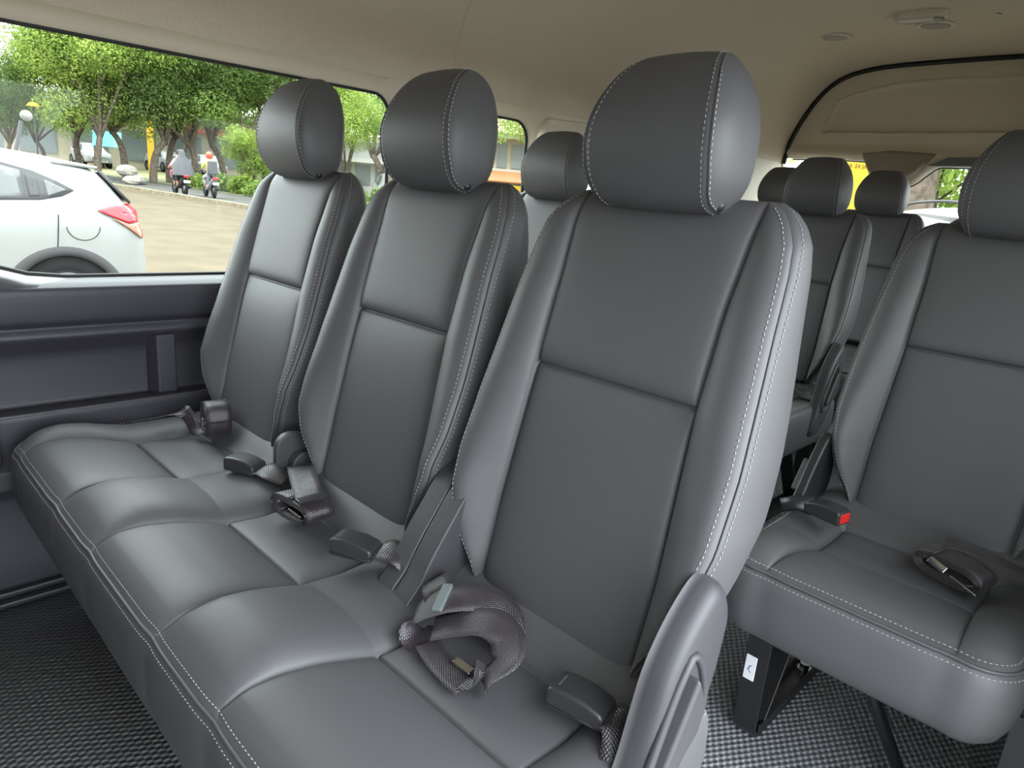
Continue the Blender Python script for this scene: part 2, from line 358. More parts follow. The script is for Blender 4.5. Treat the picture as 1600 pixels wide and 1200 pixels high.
# --- cushion
def outline(x, W0, W1, yf, r, seams=()):
    e = min(x-W0, W1-x)
    y = yf
    if e < r: y = yf+r-math.sqrt(max(0, r*r-(r-e)**2))
    for s in seams: y += .0022*math.exp(-((x-s)/.022)**2)
    return y
def cushion(mb, W0, W1, insets, yf=-.455, yb=-.015, depth=.16, r=.055, hw=.128, zp=.660, zoff=-FZ, stitch=True, trans=(-.254,-.125)):
    seams = [c+sg*hw for c in insets for sg in (-1, 1)]
    us = set(np.round(np.linspace(W0, W1, int((W1-W0)/.016)+1), 5).tolist())
    for s in seams:
        for d in (0,.0015,.003,.005,.008,.012,.018,.026): us |= {round(s+d, 5), round(s-d, 5)}
    for d in (0,.001,.003,.006,.01,.015,.021,.028,.036,.045): us |= {round(W0+d, 5), round(W1-d, 5)}
    us = sorted(u for u in us if W0 <= u <= W1)
    us = [u for i, u in enumerate(us) if i == 0 or u-us[i-1] > .0006]
    vs = set(np.linspace(0, 1, 34).tolist())
    Ly = yb-yf
    for ty in trans:
        for d in (0,.0015,.003,.005,.008,.012,.018): vs |= {(ty-yf+d)/Ly, (ty-yf-d)/Ly}
    for d in (.001,.003,.006,.01,.015,.021,.028): vs.add(d/Ly)
    vs = sorted(v for v in vs if 0 <= v <= 1)
    def wy(y): return interp(y, [yf, trans[0], trans[1], yb], [.134,.122,.122,.126])
    def xs_of(u, y):
        x = u
        for c in insets:
            for sg in (-1, 1): x += sg*(wy(y)-hw)*math.exp(-((u-(c+sg*hw))/.03)**2)
        return x
    def Z(u, y, e_out):
        base = interp(y, [yf,-.42,-.38,-.33,-.254,-.19,-.13,-.10,-.075,-.05,-.015], [.670,.680,.680,.671,.648,.643,.648,.672,.694,.700,.698])
        din = -1; dmin = 1e9
        for c in insets:
            d = hw-abs(u-c); dmin = min(dmin, abs(d)); din = max(din, d)
        inr = din > 0
        roll = sm((y+.145)/.04)
        z = base
        if inr:
            dt = min(abs(y-trans[0]), abs(y-trans[1])) if y < trans[1] else abs(y-trans[1])
            z += .008*(1-math.exp(-din/.014))*(1-math.exp(-dt/.014))*(1-roll)
            z -= .0055*(math.exp(-((y-trans[0])/.0024)**2)+math.exp(-((y-trans[1])/.0024)**2))
        else:
            z += (.026*(1-math.exp(-dmin/.020)))*(1-roll)*(.35+.65*sm((y-yf)/.10))
        z -= .004*math.exp(-(dmin/.0024)**2)*(1-roll)
        E = 1-math.exp(-e_out/.016)
        return zp+(z-zp)*E
    P = []
    for v in vs:
        row = []
        for u in us:
            yo = outline(u, W0, W1, yf, r, seams); y = yo+v*(yb-yo)
            e = min(u-W0, W1-u) if y > yf+r else (lambda cx: r-math.hypot(cx-u, y-(yf+r)) if (abs(u-cx) > 0 and ((u < W0+r) or (u > W1-r))) else y-yo)(W0+r if u < W0+r else W1-r)
            e = max(0, min(e, y-yo if v < .9 else e))
            row.append((xs_of(u, y) if e > .004 else u, y, Z(u, y, e)+zoff))
        P.append(row)
    mb.grid(P, 0)
    # skirt: along left side (back to front), front, right side
    loop = []
    for y in np.linspace(yb, yf+r, 16)[:-1]: loop.append((W0, y))
    for u in us: loop.append((u, outline(u, W0, W1, yf, r, seams)))
    for y in np.linspace(yf+r, yb, 16)[1:]: loop.append((W1, y))
    # remove duplicates
    lp = [loop[0]]
    for p in loop[1:]:
        if math.hypot(p[0]-lp[-1][0], p[1]-lp[-1][1]) > .0006: lp.append(p)
    nr = []
    for i in range(len(lp)):
        a = lp[max(0, i-1)]; b = lp[min(len(lp)-1, i+1)]
        d = Vector((b[0]-a[0], b[1]-a[1], 0)).normalized(); nr.append(Vector((d.y, -d.x, 0)))
    k = depth/.16
    lev = [(0,0),(-.002,-.002),(-.001,-.004),(.005,-.008),(.009,-.016),(.012,-.035),(.013,-.07),(.008,-.11),(-.002,-.14),(-.014,-.155),(-.035,-.162),(-.06,-.163)]
    P = [[(p[0]+n.x*o, p[1]+n.y*o, zp+dz*k+zoff) for p, n in zip(lp, nr)] for o, dz in lev]
    mb.grid(P, 0)
    nn = len(lp); base = mb.n-nn; mb.f.append(tuple(base+i for i in range(nn))); mb.m.append(0)
    mb.add([(W0,yb,zp+zoff),(W1,yb,zp+zoff),(W1,yb,zp+zoff-depth),(W0,yb,zp+zoff-depth)], [(0,1,2,3)])
    # thin welt in the seam and two rows of thread
    mb.tube([(p[0]+n.x*.002, p[1]+n.y*.002, zp-.001+zoff) for p, n in zip(lp, nr)][::1], .0024, 6, 0)
    if stitch:
        top = [((p[0]-n.x*.0048, p[1]-n.y*.0048, zp+zoff+(.0245)*(1-math.exp(-.0048/.016))+.0008), (n.x*.7, n.y*.7, .7)) for p, n in zip(lp, nr)]
        low = [((p[0]+n.x*.0062, p[1]+n.y*.0062, zp+zoff-.0092), (n.x, n.y, .3)) for p, n in zip(lp, nr)]
        stitches(mb, top, 1); stitches(mb, low, 1)
    return mb
SHARED = {}
def seat_upper(root, x, hz=1.0, dz=0.):
    """backrest and headrest of one place, as parts of root (root stands on the floor)"""
    if 'b' not in SHARED:
        b = BACK.build('backrest', ['leather', 'thread'], root, (x, 0, 1.0-FZ)); SHARED['b'] = b.data
        h = HEAD.build('headrest', ['leather', 'thread'], root, (x, 0, 1.0-FZ)); SHARED['h'] = h.data
    else:
        b = bpy.data.objects.new('backrest', SHARED['b']); COL.objects.link(b); b.parent = root; b.location = (x,0,1.0-FZ)
        h = bpy.data.objects.new('headrest', SHARED['h']); COL.objects.link(h); h.parent = root; h.location = (x,0,1.0-FZ)
    b.location.z += dz; h.location.z += dz-.216*(hz-1); h.scale = (1, 1, hz)
    for sx in (-.072, .072):
        if 'p' not in SHARED:
            q = MB(); q.tube([(0,.080,.17),(0,.078,.26)], .006, 12); o = q.build('headrest_post', 'bright_metal', h, (sx,0,0)); SHARED['p'] = o.data
            q = MB(); q.tube([(-.012,.050,.222),(-.010,.049,.223),(.014,.049,.223),(.017,.050,.222)], [.003,.0075,.0075,.003], 10)
            o = q.build('post_guide', 'black_plastic', b, (sx,.004,.003)); SHARED['g'] = o.data
        else:
            for nm, k, par, l in (('headrest_post','p',h,(sx,0,0)),('post_guide','g',b,(sx,.004,.003))):
                o = bpy.data.objects.new(nm, SHARED[k]); COL.objects.link(o); o.parent = par; o.location = l
    return b, h
def recliner(root, x, side=1):
    """plastic shell on the outer side with its lever"""
    pts = [(-.056,.572),(-.044,.552),(-.040,.522),(-.052,.455),(-.080,.400),(-.110,.340),(-.150,.290),(-.205,.290),(-.215,.335),(-.184,.405),(-.170,.455),(-.157,.500),(-.136,.535),(-.113,.560),(-.090,.577),(-.072,.581)]
    pl = catmull([(0,a,b) for a,b in pts], 4, True); pl = [(p.y, p.z) for p in pl]
    cy = sum(p[0] for p in pl)/len(pl); cz = sum(p[1] for p in pl)/len(pl)
    def sc(k): return [(cy+(a-cy)*k, cz+(b-cz)*k) for a, b in pl]
    rings = [(0,1.0),(.010,1.0),(.020,.985),(.027,.95),(.031,.90),(.033,.82),(.033,.4)]
    P = [[(x+side*d, a, b) for a, b in sc(k)] for d, k in rings]
    mb = MB(); mb.grid(P, 0, closed_u=True); n = len(pl); mb.f.append(tuple((len(rings)-1)*n+i for i in range(n))); mb.m.append(0)
    mb.f.append(tuple(range(n))); mb.m.append(0)
    c = mb.build('recliner_cover', 'grey_plastic', root)
    # raised rim round the lever and the lever itself
    lv = [(-.118,.498),(-.094,.455),(-.104,.425),(-.150,.392),(-.168,.395),(-.166,.412)]
    lo = [(a, b) for a, b in lv]
    lp = catmull([(x+side*.034, a, b) for a, b in [(-.122,.517),(-.083,.462),(-.095,.413),(-.150,.375),(-.178,.382),(-.174,.418)]], 6, True)
    MB().tube(lp, .005, 8, closed=True).build('lever_rim', 'grey_plastic', c)
    q = MB(); q.prism(lo, x+side*.026, x+side*.047, 'x'); q.build('recliner_lever', 'grey_plastic', c, bevel=.005, seg=3)
    q = MB(); q.tube([(x+side*.030,-.150,.335),(x+side*.0342,-.150,.335)], .006, 12); q.build('screw_hole', 'black_plastic', c)
    return c
def leg_frame(root, x, y0, y1, ztop, slant=1, label=False):
    """flat steel strap leg: upright, floor bar and slanting brace"""
    mb = MB(); wd = .022; th = .004
    def strap(pts, w_=wd, t=th):
        pts = [Vector(p) for p in pts]; V = []; F = []
        for i, p in enumerate(pts):
            d = (pts[min(i+1, len(pts)-1)]-pts[max(i-1, 0)]).normalized(); nn = Vector((1,0,0)).cross(d).normalized()
            for sx, sn in ((-w_,-t),(w_,-t),(w_,t),(-w_,t)): V.append(p+Vector((sx,0,0))+nn*sn)
            V[-4:] = V[-4:]
        for i in range(len(pts)-1):
            for k in range(4): F.append((i*4+k, i*4+(k+1) % 4, (i+1)*4+(k+1) % 4, (i+1)*4+k))
        F += [(3,2,1,0), tuple(len(pts)*4-4+k for k in range(4))]
        mb.add(V, F)
    R = .03
    s = 1 if slant > 0 else -1
    ya, yb = (y0, y1) if slant > 0 else (y1, y0)
    strap([(x, ya, ztop)]+[(x, ya+s*R*(1-math.cos(t)), .006+R*(1-math.sin(t))) for t in np.linspace(0, math.pi/2, 8)]+[(x, yb, .006)])
    strap([(x, ya+s*.035, .012),(x, ya+s*.19, ztop)])
    mb.box((x-.022, min(ya,yb)+.02, .004), (x-.018, max(ya,yb), .03)); mb.box((x+.018, min(ya,yb)+.02, .004), (x+.022, max(ya,yb), .03))
    o = mb.build('leg', 'black_metal', root, bevel=.0015)
    for yy in (ya+s*.065, yb-s*.05):
        q = MB(); q.tube([(x,yy,.008),(x,yy,.014)], .016, 16); q.tube([(x,yy,.014),(x,yy,.026)], .011, 6); q.build('bolt', 'bright_metal', o, smooth=False)
    return o
def bench(name, label, xs, yo, W0, W1, legs=(), cat='bench seat', group=None, depth=.16, rec=None, hzs=None, dz=0., **k):
    root = thing(name, label, cat, (0, yo, FZ), 0, group)
    mb = MB(); cushion(mb, W0, W1, xs, depth=depth, **k)
    mb.build('seat_cushion', ['leather', 'thread'], root)
    for i, x in enumerate(xs): seat_upper(root, x, hzs[i] if hzs else 1.03, dz)
    if rec is not None: recliner(root, rec-.008)
    f = MB(); f.box((W0+.05,-.36,.65-FZ-depth-.02), (W1-.05,-.05,.65-FZ-depth+.03)); f.build('seat_frame', 'black_metal', root, bevel=.004)
    for a in legs: leg_frame(root, *a)
    return root
XA, XB, XC = -.436, .012, .450
front = bench('triple_bench_seat', 'dark grey leather three-seat bench in the foreground, filling the middle of the photo', [XA,XB,XC], 0, -.648, .650, hzs=[1.06,1.02,.985], legs=[(-.29,-.34,-.03,.26,1),(.50,-.34,-.03,.26,1)], rec=.650)
# upright plastic hinge covers between the backrests of the front bench
for nm, xx, s in (('hinge_cover', (XA+XB)/2+.018, .62), ('hinge_cover', (XB+XC)/2+.020, 1.0)):
    s = 1 if s == 1 else 0
    pts = [(-.170,.385),(-.150,.43),(-.130,.465),(-.102,.505),(-.070,.545),(-.020,.56),(.01,.50),(.01,.385)] if s == 1 else [(-.112,.40),(-.122,.445),(-.116,.470),(-.095,.482),(-.060,.475),(-.03,.45),(-.03,.40)]
    pl = [(p.y, p.z) for p in catmull([(0,a,b) for a,b in pts], 4, True)]
    mb = MB(); mb.prism(pl, xx-(.038 if s == 1 else .016), xx-(.002 if s == 1 else 0), 'x')
    if s == 1: mb.prism([(a-.004, b-.006) for a, b in pl], xx+.000, xx+.036, 'x')
    else: mb.prism([(a+.02, b-.035) for a, b in pl], xx+.001, xx+.022, 'x')
    mb.build(nm, 'grey_plastic', front, bevel=.003, seg=3)
second = bench('double_bench_seat', 'dark grey leather bench seat with pale lit shoulders, behind the front bench', [XA,XB], .80, -.648, .22, legs=[(.13,-.42,-.10,.26,-1)], rec=.22, cat='bench seat')
third = bench('double_bench_seat', 'black looking bench seat in the third row with recliner lever facing the aisle', [XA-.01,XB-.035], 1.66, -.66, .185, legs=[(.13,-.36,-.02,.26,-1)], rec=.185, dz=.020)
single = bench('single_seat', 'dark grey leather single seat at the right edge on a black strap leg', [.700], .775, .497, .905, legs=[(.545,-.345,-.01,.30,1),(.930,-.345,-.01,.30,1)], cat='seat', depth=.13, rec=None, zp=.672)
q = MB(); q.tube([(.70,-.30,.24),(.715,-.29,.20),(.80,-.25,.012)], .011, 10); q.build('support_tube', 'black_metal', single)
q = MB(); q.box((.5265,-.3525,.128),(.5475,-.3495,.178)); lab = q.build('label_sticker', 'white_label', single, bevel=.002); tag(lab, 'white sticker with a pen mark on the black leg')
q = MB(); q.tube([(.540,-.3535,.145),(.535,-.3535,.149),(.537,-.3535,.157),(.540,-.3535,.159)], .0007, 5); q.build('pen_mark', 'ink', lab)
# grey recliner bracket beside the single seat
pl = [(p.y, p.z) for p in catmull([(0,a,b) for a,b in [(-.175,.41),(-.155,.455),(-.125,.50),(-.085,.54),(-.05,.53),(-.03,.45),(-.06,.40)]], 4, True)]
q = MB(); q.prism(pl, .486, .506, 'x'); hc = q.build('recliner_cover', 'black_plastic', single, bevel=.006, seg=3)
q = MB(); q.prism([(-.165,.44),(-.125,.495),(-.112,.49),(-.15,.43)], .476, .489, 'x'); q.build('recliner_lever', 'grey_plastic', hc, bevel=.003)
rear = bench('rear_bench_seat', 'black looking full-width bench in the last row below the rear window', [-.555,-.105,.35,.80], 2.56, -.735, 1.04, legs=[(-.2,-.36,-.02,.26,1),(.6,-.36,-.02,.26,1)], dz=.048)
# ------------------------------------------------------------------ van shell
XM = .15                                        # centre line of the van
def sweep(profile, ys, name, mats, label=None, mirror=False, **k):
    pr = profile if not mirror else [(2*XM-x, z) for x, z in profile][::-1]
    mb = MB(); mb.grid([[(x, y, z) for x, z in pr] for y in ys]); return struct(mb, name, mats, label, **k)
FLY = -2.6; RY = 3.0
mb = MB(); mb.box((-.82, FLY, FZ-.06), (1.12, RY+.05, FZ)); struct(mb, 'floor', 'floor_vinyl', 'grey woven vinyl van floor')
# ceiling and upper sides: one continuous headliner
half = [(-.742,1.497),(-.738,1.52),(-.736,1.56),(-.722,1.62),(-.698,1.68),(-.670,1.735),(-.632,1.80),(-.575,1.865),(-.50,1.912),(-.40,1.938),(-.28,1.950),(-.10,1.955),(.02,1.957),(.15,1.958)]
prof = half+[(2*XM-x, z) for x, z in half[::-1][1:]]
pc = catmull([(x,0,z) for x,z in prof], 5)
seam_ys = [.705]
ys = sorted(list(np.linspace(FLY, RY, 36))+[.700,.7035,.705,.7065,.710])
def hl(x, z, y):
    g = .004*math.exp(-((y-.705)/.0015)**2); c = Vector((XM,0,1.2)); d = (Vector((x,0,z))-c).normalized(); return (x+d.x*g, y, z+d.z*g)
mb = MB(); mb.grid([[hl(p.x, p.z, y) for p in pc] for y in ys]); struct(mb, 'ceiling', 'headliner', 'beige cloth headliner')
# left wall below the windows
low = [(-.74,.27),(-.74,.30),(-.725,.31),(-.725,.50),(-.712,.53),(-.699,.60),(-.694,.684),(-.696,.697),(-.703,.701),(-.770,.692),(-.782,.700),(-.780,.79),(-.770,.815),(-.752,.838),(-.748,.848),(-.752,.858),(-.756,.866),(-.748,.874),(-.742,.885),(-.738,.925),(-.739,.948),(-.748,.955),(-.768,.962),(-.800,.966)]
lowc = [(p.x, p.z) for p in catmull([(x,0,z) for x,z in low], 3)]
W = {}
def wall(side, segs):
    m = side == 'right'
    for (y0, y1) in segs:
        sweep(lowc, np.linspace(y0, y1, 12), 'wall_'+side, 'panel_plastic', 'dark grey plastic lower side panel', mirror=m)
wall('left', [(FLY, RY)]); wall('right', [(.30, RY), (FLY, -1.15)])
# vertical rib in the recess of the left panel
mb = MB(); mb.prism([(-.775,-.155),(-.745,-.140),(-.745,-.098),(-.775,-.090)], .692, .835, 'z'); struct(mb, 'trim_1', 'panel_plastic', 'vertical rib in the left side panel', bevel=.004)
# armrest-like block and grille at the far left
mb = MB(); mb.box((-.76,-.62,.60),(-.655,-.468,.705)); mb.box((-.76,-.62,.53),(-.70,-.43,.585)); struct(mb, 'trim_2', 'panel_plastic', 'black step trim at the front of the left panel', bevel=.012, seg=3)
mb = MB(); mb.box((-.76,-.9,.27),(-.695,.9,.285)); mb.box((-.74,-.9,.285),(-.712,.9,.300)); struct(mb, 'baseboard_left', 'black_plastic', 'black kick strip along the left wall', bevel=.004)
# window band: cells with rounded holes
def rrect(y0, y1, z0, z1, r, n=8, rs=None):
    rs = rs or (r, r, r, r); c = []
    for (cy, cz, a0, rr) in ((y1, z1, 0, rs[0]), (y0, z1, 90, rs[1]), (y0, z0, 180, rs[2]), (y1, z0, 270, rs[3])):
        oy = cy-rr if cy == y1 else cy+rr; oz = cz-rr if cz == z1 else cz+rr
        for k in range(n+1): t = math.radians(a0+90*k/n); c.append((oy+rr*math.cos(t), oz+rr*math.sin(t)))
    return c
def window_cell(idx, side, c0, c1, y0, y1, z0=.968, z1=1.461, r=.06, rs=None, czl=.948, czh=1.50, tilt=.0, mat_='beige_trim', glass_m='window_glass'):
    sx = (lambda x: x) if side == 'left' else (lambda x: 2*XM-x)
    hole = rrect(y0, y1, z0, z1, r, 8, rs); cy, cz = (y0+y1)/2, (z0+z1)/2
    outer = []
    for (y, z) in hole:
        # push to the cell border along the ray from the centre
        dy, dz = y-cy, z-cz
        ky = ((c1-cy)/dy if dy > 0 else (c0-cy)/dy) if abs(dy) > 1e-9 else 1e9
        kz = ((czh-cz)/dz if dz > 0 else (czl-cz)/dz) if abs(dz) > 1e-9 else 1e9
        k = min(ky, kz); outer.append((cy+dy*k, cz+dz*k))
    for C_ in ((c0,czl),(c0,czh),(c1,czl),(c1,czh)):
        bi = min(range(len(outer)), key=lambda i: math.hypot(outer[i][0]-C_[0], outer[i][1]-C_[1])); outer[bi] = C_
    def xin(z): return -.742-.010*math.sin(math.pi*max(0,min(1,(z-czl)/(czh-czl))))
    P = []
    P.append([(sx(xin(z)), y, z) for y, z in outer])
    grow = rrect(y0-.040, y1+.040, z0-.020, z1+.042, r+.03, 8, tuple(q+.03 for q in rs) if rs else None)
    P.append([(sx(xin(z)-.002), y, z) for y, z in grow])
    grow2 = rrect(y0-.014, y1+.014, z0-.008, z1+.014, r+.01, 8, tuple(q+.01 for q in rs) if rs else None)
    P.append([(sx(xin(z)-.026), y, z) for y, z in grow2])
    P.append([(sx(-.800), y, z) for y, z in hole])
    mb = MB(); mb.grid(P, closed_u=True); nv = len(P[0]); mb.m = [1 if max(mb.v[i][2] for i in f) < z0+.13 and side == 'left' else 0 for f in mb.f]; o = struct(mb, 'window_%d' % idx, [mat_, 'sill_plastic'], 'window surround of the van side')
    g = MB(); g.tube([(sx(-.799), y, z) for y, z in hole], .0052, 6, closed=True); g.build('window_gasket', 'gasket', o)
    p = MB(); p.add([(sx(-.806), y, z) for y, z in grow2], [tuple(range(len(grow2)))]); p.build('window_pane', glass_m, o, smooth=False)
    return o
window_cell(1, 'left', -1.15, .565, -.66, .529, rs=(.055,.12,.36,.03))
window_cell(2, 'left', .565, 1.22, .615, 1.100, rs=(.06,.06,.04,.03))
window_cell(3, 'left', 1.22, 2.30, 1.37, 2.18, rs=(.06,.10,.06,.06))
window_cell(5, 'right', .30, 1.40, .42, 1.28)
window_cell(6, 'right', 1.40, 2.50, 1.50, 2.35)
def flat_x(y0, y1, z0, z1, name, m, side='left', x=-.742):
    sx = x if side == 'left' else 2*XM-x
    mb = MB(); mb.box((min(sx, sx-.03 if side == 'left' else sx+.03), y0, z0), (max(sx, sx-.03 if side == 'left' else sx+.03), y1, z1)); return struct(mb, name, m, bevel=.003)
flat_x(FLY, -1.15, .955, 1.50, 'wall_left', 'beige_trim'); flat_x(FLY, -1.15, .955, 1.50, 'wall_right', 'beige_trim', 'right'); flat_x(2.30, RY, .955, 1.50, 'wall_left', 'beige_trim'); flat_x(2.50, RY, .955, 1.50, 'wall_right', 'beige_trim', 'right')  # forward pair unseen, made solid instead of windows to cut light from ahead
# seat-belt anchor column cover between second and third window, sloping shade behind the headrest
mb = MB(); mb.prism([(1.13,1.478),(1.40,1.490),(1.36,1.43),(1.20,1.30),(1.15,1.05),(1.10,1.05),(1.10,1.40)], -.760, -.722, 'x'); struct(mb, 'trim_3', 'beige_trim', 'beige pillar cover', bevel=.008, seg=3)
# door opening frame on the right
flat_x(.24, .30, FZ, 1.50, 'trim_6', 'beige_trim', 'right'); flat_x(-1.21, -1.15, FZ, 1.50, 'trim_7', 'beige_trim', 'right')
mb = MB(); mb.box((1.03,-1.15,FZ-.02),(1.16,.24,FZ+.004)); struct(mb, 'trim_4', 'black_plastic', 'door sill step', bevel=.004)
# front: unseen solid wall, windscreen closed off to block light from ahead
mb = MB(); mb.box((-.78,FLY-.05,FZ),(1.08,FLY,1.96)); struct(mb, 'wall_front', 'panel_plastic', 'unseen front wall of the cabin, closed to keep front light out')
# outer body so that no light leaks through the shell
mb = MB(); mb.grid([[(x+(-.05 if x < XM else .05), y, z+.05) for x, z in prof] for y in (FLY-.06, RY+.06)]); struct(mb, 'trim_8', 'white_paint', 'outer roof skin of the van')
mb = MB(); mb.box((-.86,FLY-.05,FZ-.12),(-.81,RY+.05,.95)); struct(mb, 'trim_9', 'white_paint', 'outer skin of the van, left')
mb = MB(); mb.box((1.12,.30,FZ-.12),(1.17,RY+.05,.95)); mb.box((1.12,FLY-.05,FZ-.12),(1.17,-1.15,.95)); struct(mb, 'trim_10', 'white_paint', 'outer skin of the van, right')
# ------------------------------------------------------------------ tailgate
def arch(k=0., y=RY):
    h = [(-.79,.95),(-.79,1.30),(-.785,1.47),(-.765,1.56),(-.728,1.68),(-.690,1.78),(-.640,1.86),(-.57,1.915),(-.47,1.945),(-.30,1.958),(-.05,1.965),(.15,1.967)]
    h = [(x+k, z-k*1.0 if z > 1.3 else z) for x, z in h]
    f = h+[(2*XM-x, z) for x, z in h[::-1][1:]]
    return [(p.x, y, p.z) for p in catmull([(x,0,z) for x,z in f], 4)]
# upper trim of the tailgate
top = arch(.006); gz = []
def glass_top(x):
    d = abs(x+.165)
    b = .0
    if d < .17: b = sm((.17-d)/.13)
    return interp(x, [-.70,-.42,-.10,.0,.5,.9], [1.522,1.522,1.510,1.503,1.50,1.50])-.098*b
xs_ = [p[0] for p in top if p[2] > 1.50]
bott = []
rows = []
up = [p for p in top if p[2] >= 1.515]
def panel_depth(x, z):
    """raised frame and sunk panel pressed into the trim"""
    zt = 1.875-.10*(abs(x-XM)/.7)**4; xl = -.50-.10*(1.85-z)/.3
    ins = min(x-xl, (2*XM-xl)-x, z-1.645, zt-z)
    return .022*sm(ins/.009)-.010*math.exp(-((ins-.0)/.012)**2) if ins > 0 else 0
NX = 260; NZ = 120
ux = np.linspace(min(p[0] for p in up), max(p[0] for p in up), NX)
def top_z(x):
    xa = [p[0] for p in up]; za = [p[2] for p in up]; return interp(x, xa, za)
G = []
for j in range(NZ):
    t = j/(NZ-1); row = []
    for x in ux:
        zb = glass_top(x); zt = max(top_z(x), zb+.001); z = zb+(zt-zb)*t
        lip = .035*math.exp(-(z-zb)/.012)
        row.append((x, RY-.015+panel_depth(x, z)-.02*sm((1.60-z)/.06)+lip-.012*math.exp(-(zt-z)/.01)*0, z))
    G.append(row)
mb = MB(); mb.grid(G); tg = struct(mb, 'door_1', 'beige_trim', 'beige tailgate trim above the rear window')
# raised brake-lamp housing and dark grille on the trim
mb = MB(); mb.add([(-.345,2.952,1.548),(-.215,2.948,1.562),(-.025,2.952,1.552),(-.10,2.940,1.465),(-.15,2.935,1.437),(-.215,2.932,1.425),(-.255,2.935,1.437),(-.295,2.942,1.475),
   (-.355,2.99,1.556),(-.215,2.99,1.570),(-.015,2.99,1.560),(-.09,2.99,1.450),(-.14,2.99,1.425),(-.215,2.99,1.412),(-.265,2.99,1.425),(-.305,2.99,1.462)],
   [(7,6,5,4,3,2,1,0)]+[(i, (i+1) % 8, (i+1) % 8+8, i+8) for i in range(8)])
mb.build('lamp_housing', 'trim_brown', tg, bevel=.008, seg=3)
mb = MB(); mb.add([(-.045,2.955,1.502),(.03,2.955,1.540),(.26,2.955,1.547),(.26,2.955,1.508),(-.045,2.99,1.502),(.03,2.99,1.540),(.26,2.99,1.547),(.26,2.99,1.508)], [(3,2,1,0),(0,1,5,4),(1,2,6,5),(2,3,7,6),(3,0,4,7)])
mb.build('air_grille', 'print_grey', tg, smooth=False)
mb = MB(); mb.tube([(p.x+(XM-p.x)*.012, RY-.022, p.z+(1.2-p.z)*.014) for p in pc], .010, 8); mb.build('tailgate_seal', 'gasket', tg)
mb = MB(); mb.box((-.80,RY-.02,FZ),(1.10,RY+.03,.97)); struct(mb, 'wall_back', 'panel_plastic', 'lower inner side of the tailgate')
gl = MB(); gl.add([(-.76,RY+.02,.96),(1.06,RY+.02,.96),(1.06,RY+.02,1.56),(-.76,RY+.02,1.56)], [(0,1,2,3)]); gw = struct(gl, 'window_8', 'window_glass', 'rear window pane', smooth=False)
gk = MB(); gk.tube([(x, RY+.012, glass_top(x)-.003) for x in np.linspace(-.70, 1.0, 160)], .004, 6); gk.build('window_gasket', 'gasket', gw)
mb = MB(); mb.box((-.81,RY-.02,.95),(-.735,RY+.03,1.56)); mb.box((1.035,RY-.02,.95),(1.11,RY+.03,1.56)); struct(mb, 'trim_5', 'beige_trim', 'rear corner pillars', bevel=.01)
# ------------------------------------------------------------------ ceiling fittings
def disc(name, label, x, y, z, r, cat):
    t = thing(name, label, cat, (x,y,z), 0)
    mb = MB(); P = []
    for rr, dz in ((r*1.0,0),(r*.99,-.004),(r*.93,-.007),(r*.80,-.006),(r*.74,-.003),(r*.72,.004)):
        P.append([(rr*math.cos(a), rr*math.sin(a), dz) for a in np.linspace(0, 2*math.pi, 49)[:-1]])
    mb.grid(P, closed_u=True); mb.build('trim_ring', 'beige_trim', t)
    q = MB(); P = []
    for rr, dz in ((r*.70,.002),(r*.66,-.006),(r*.5,-.009),(.0005,-.010)):
        P.append([(rr*math.cos(a), rr*math.sin(a), dz) for a in np.linspace(0, 2*math.pi, 49)[:-1]])
    q.grid(P, closed_u=True); q.build('centre_button', 'vent_grey', t)
    return t
disc('ceiling_speaker', 'round beige ceiling fitting, the left of the two on the headliner', -.342, 2.378, 1.947, .066, 'ceiling fitting')
disc('ceiling_speaker', 'round beige ceiling fitting just below the interior lamp', .028, 2.372, 1.955, .064, 'ceiling fitting')
t = thing('interior_lamp', 'oblong beige interior lamp with clear lens on the ceiling', 'lamp', (.028,2.195,1.957)); t.scale = (.78,.9,.9)
def stadium(L, R, n=10): return [(L*sg+R*math.cos(a)*1.0, R*math.sin(a)) for sg, a0 in ((1,-90),(-1,90)) for a in [math.radians(a0+180*k/n) for k in range(n+1)]]
mb = MB(); st = stadium(.075,.036)
mb.grid([[(x*k, y*k, z) for x, y in st] for k, z in ((1,.0),(1,-.012),(.96,-.022),(.88,-.026),(.86,-.02))], closed_u=True); mb.build('lamp_base', 'beige_trim', t)
mb = MB(); mb.grid([[(x*k-.012, y*k, z) for x, y in stadium(.058,.030)] for k, z in ((1,-.018),(.96,-.030),(.8,-.033),(.02,-.034))], closed_u=True); mb.build('lens', 'lens_plastic', t)
mb = MB(); mb.box((.058,-.022,-.034),(.085,.022,-.02)); mb.build('switch', 'vent_grey', t, bevel=.004)
for i, (x, y) in enumerate(((-.194,2.285),(.241,2.305))):
    mb = MB(); mb.ball((0,0,0), (.009,.009,.003)); o = mb.build('clip_button', 'beige_trim', None, (x,y,1.9535)); tag(o, ['small round headliner clip left of the interior lamp','small round headliner clip right of the interior lamp'][i], 'clip')
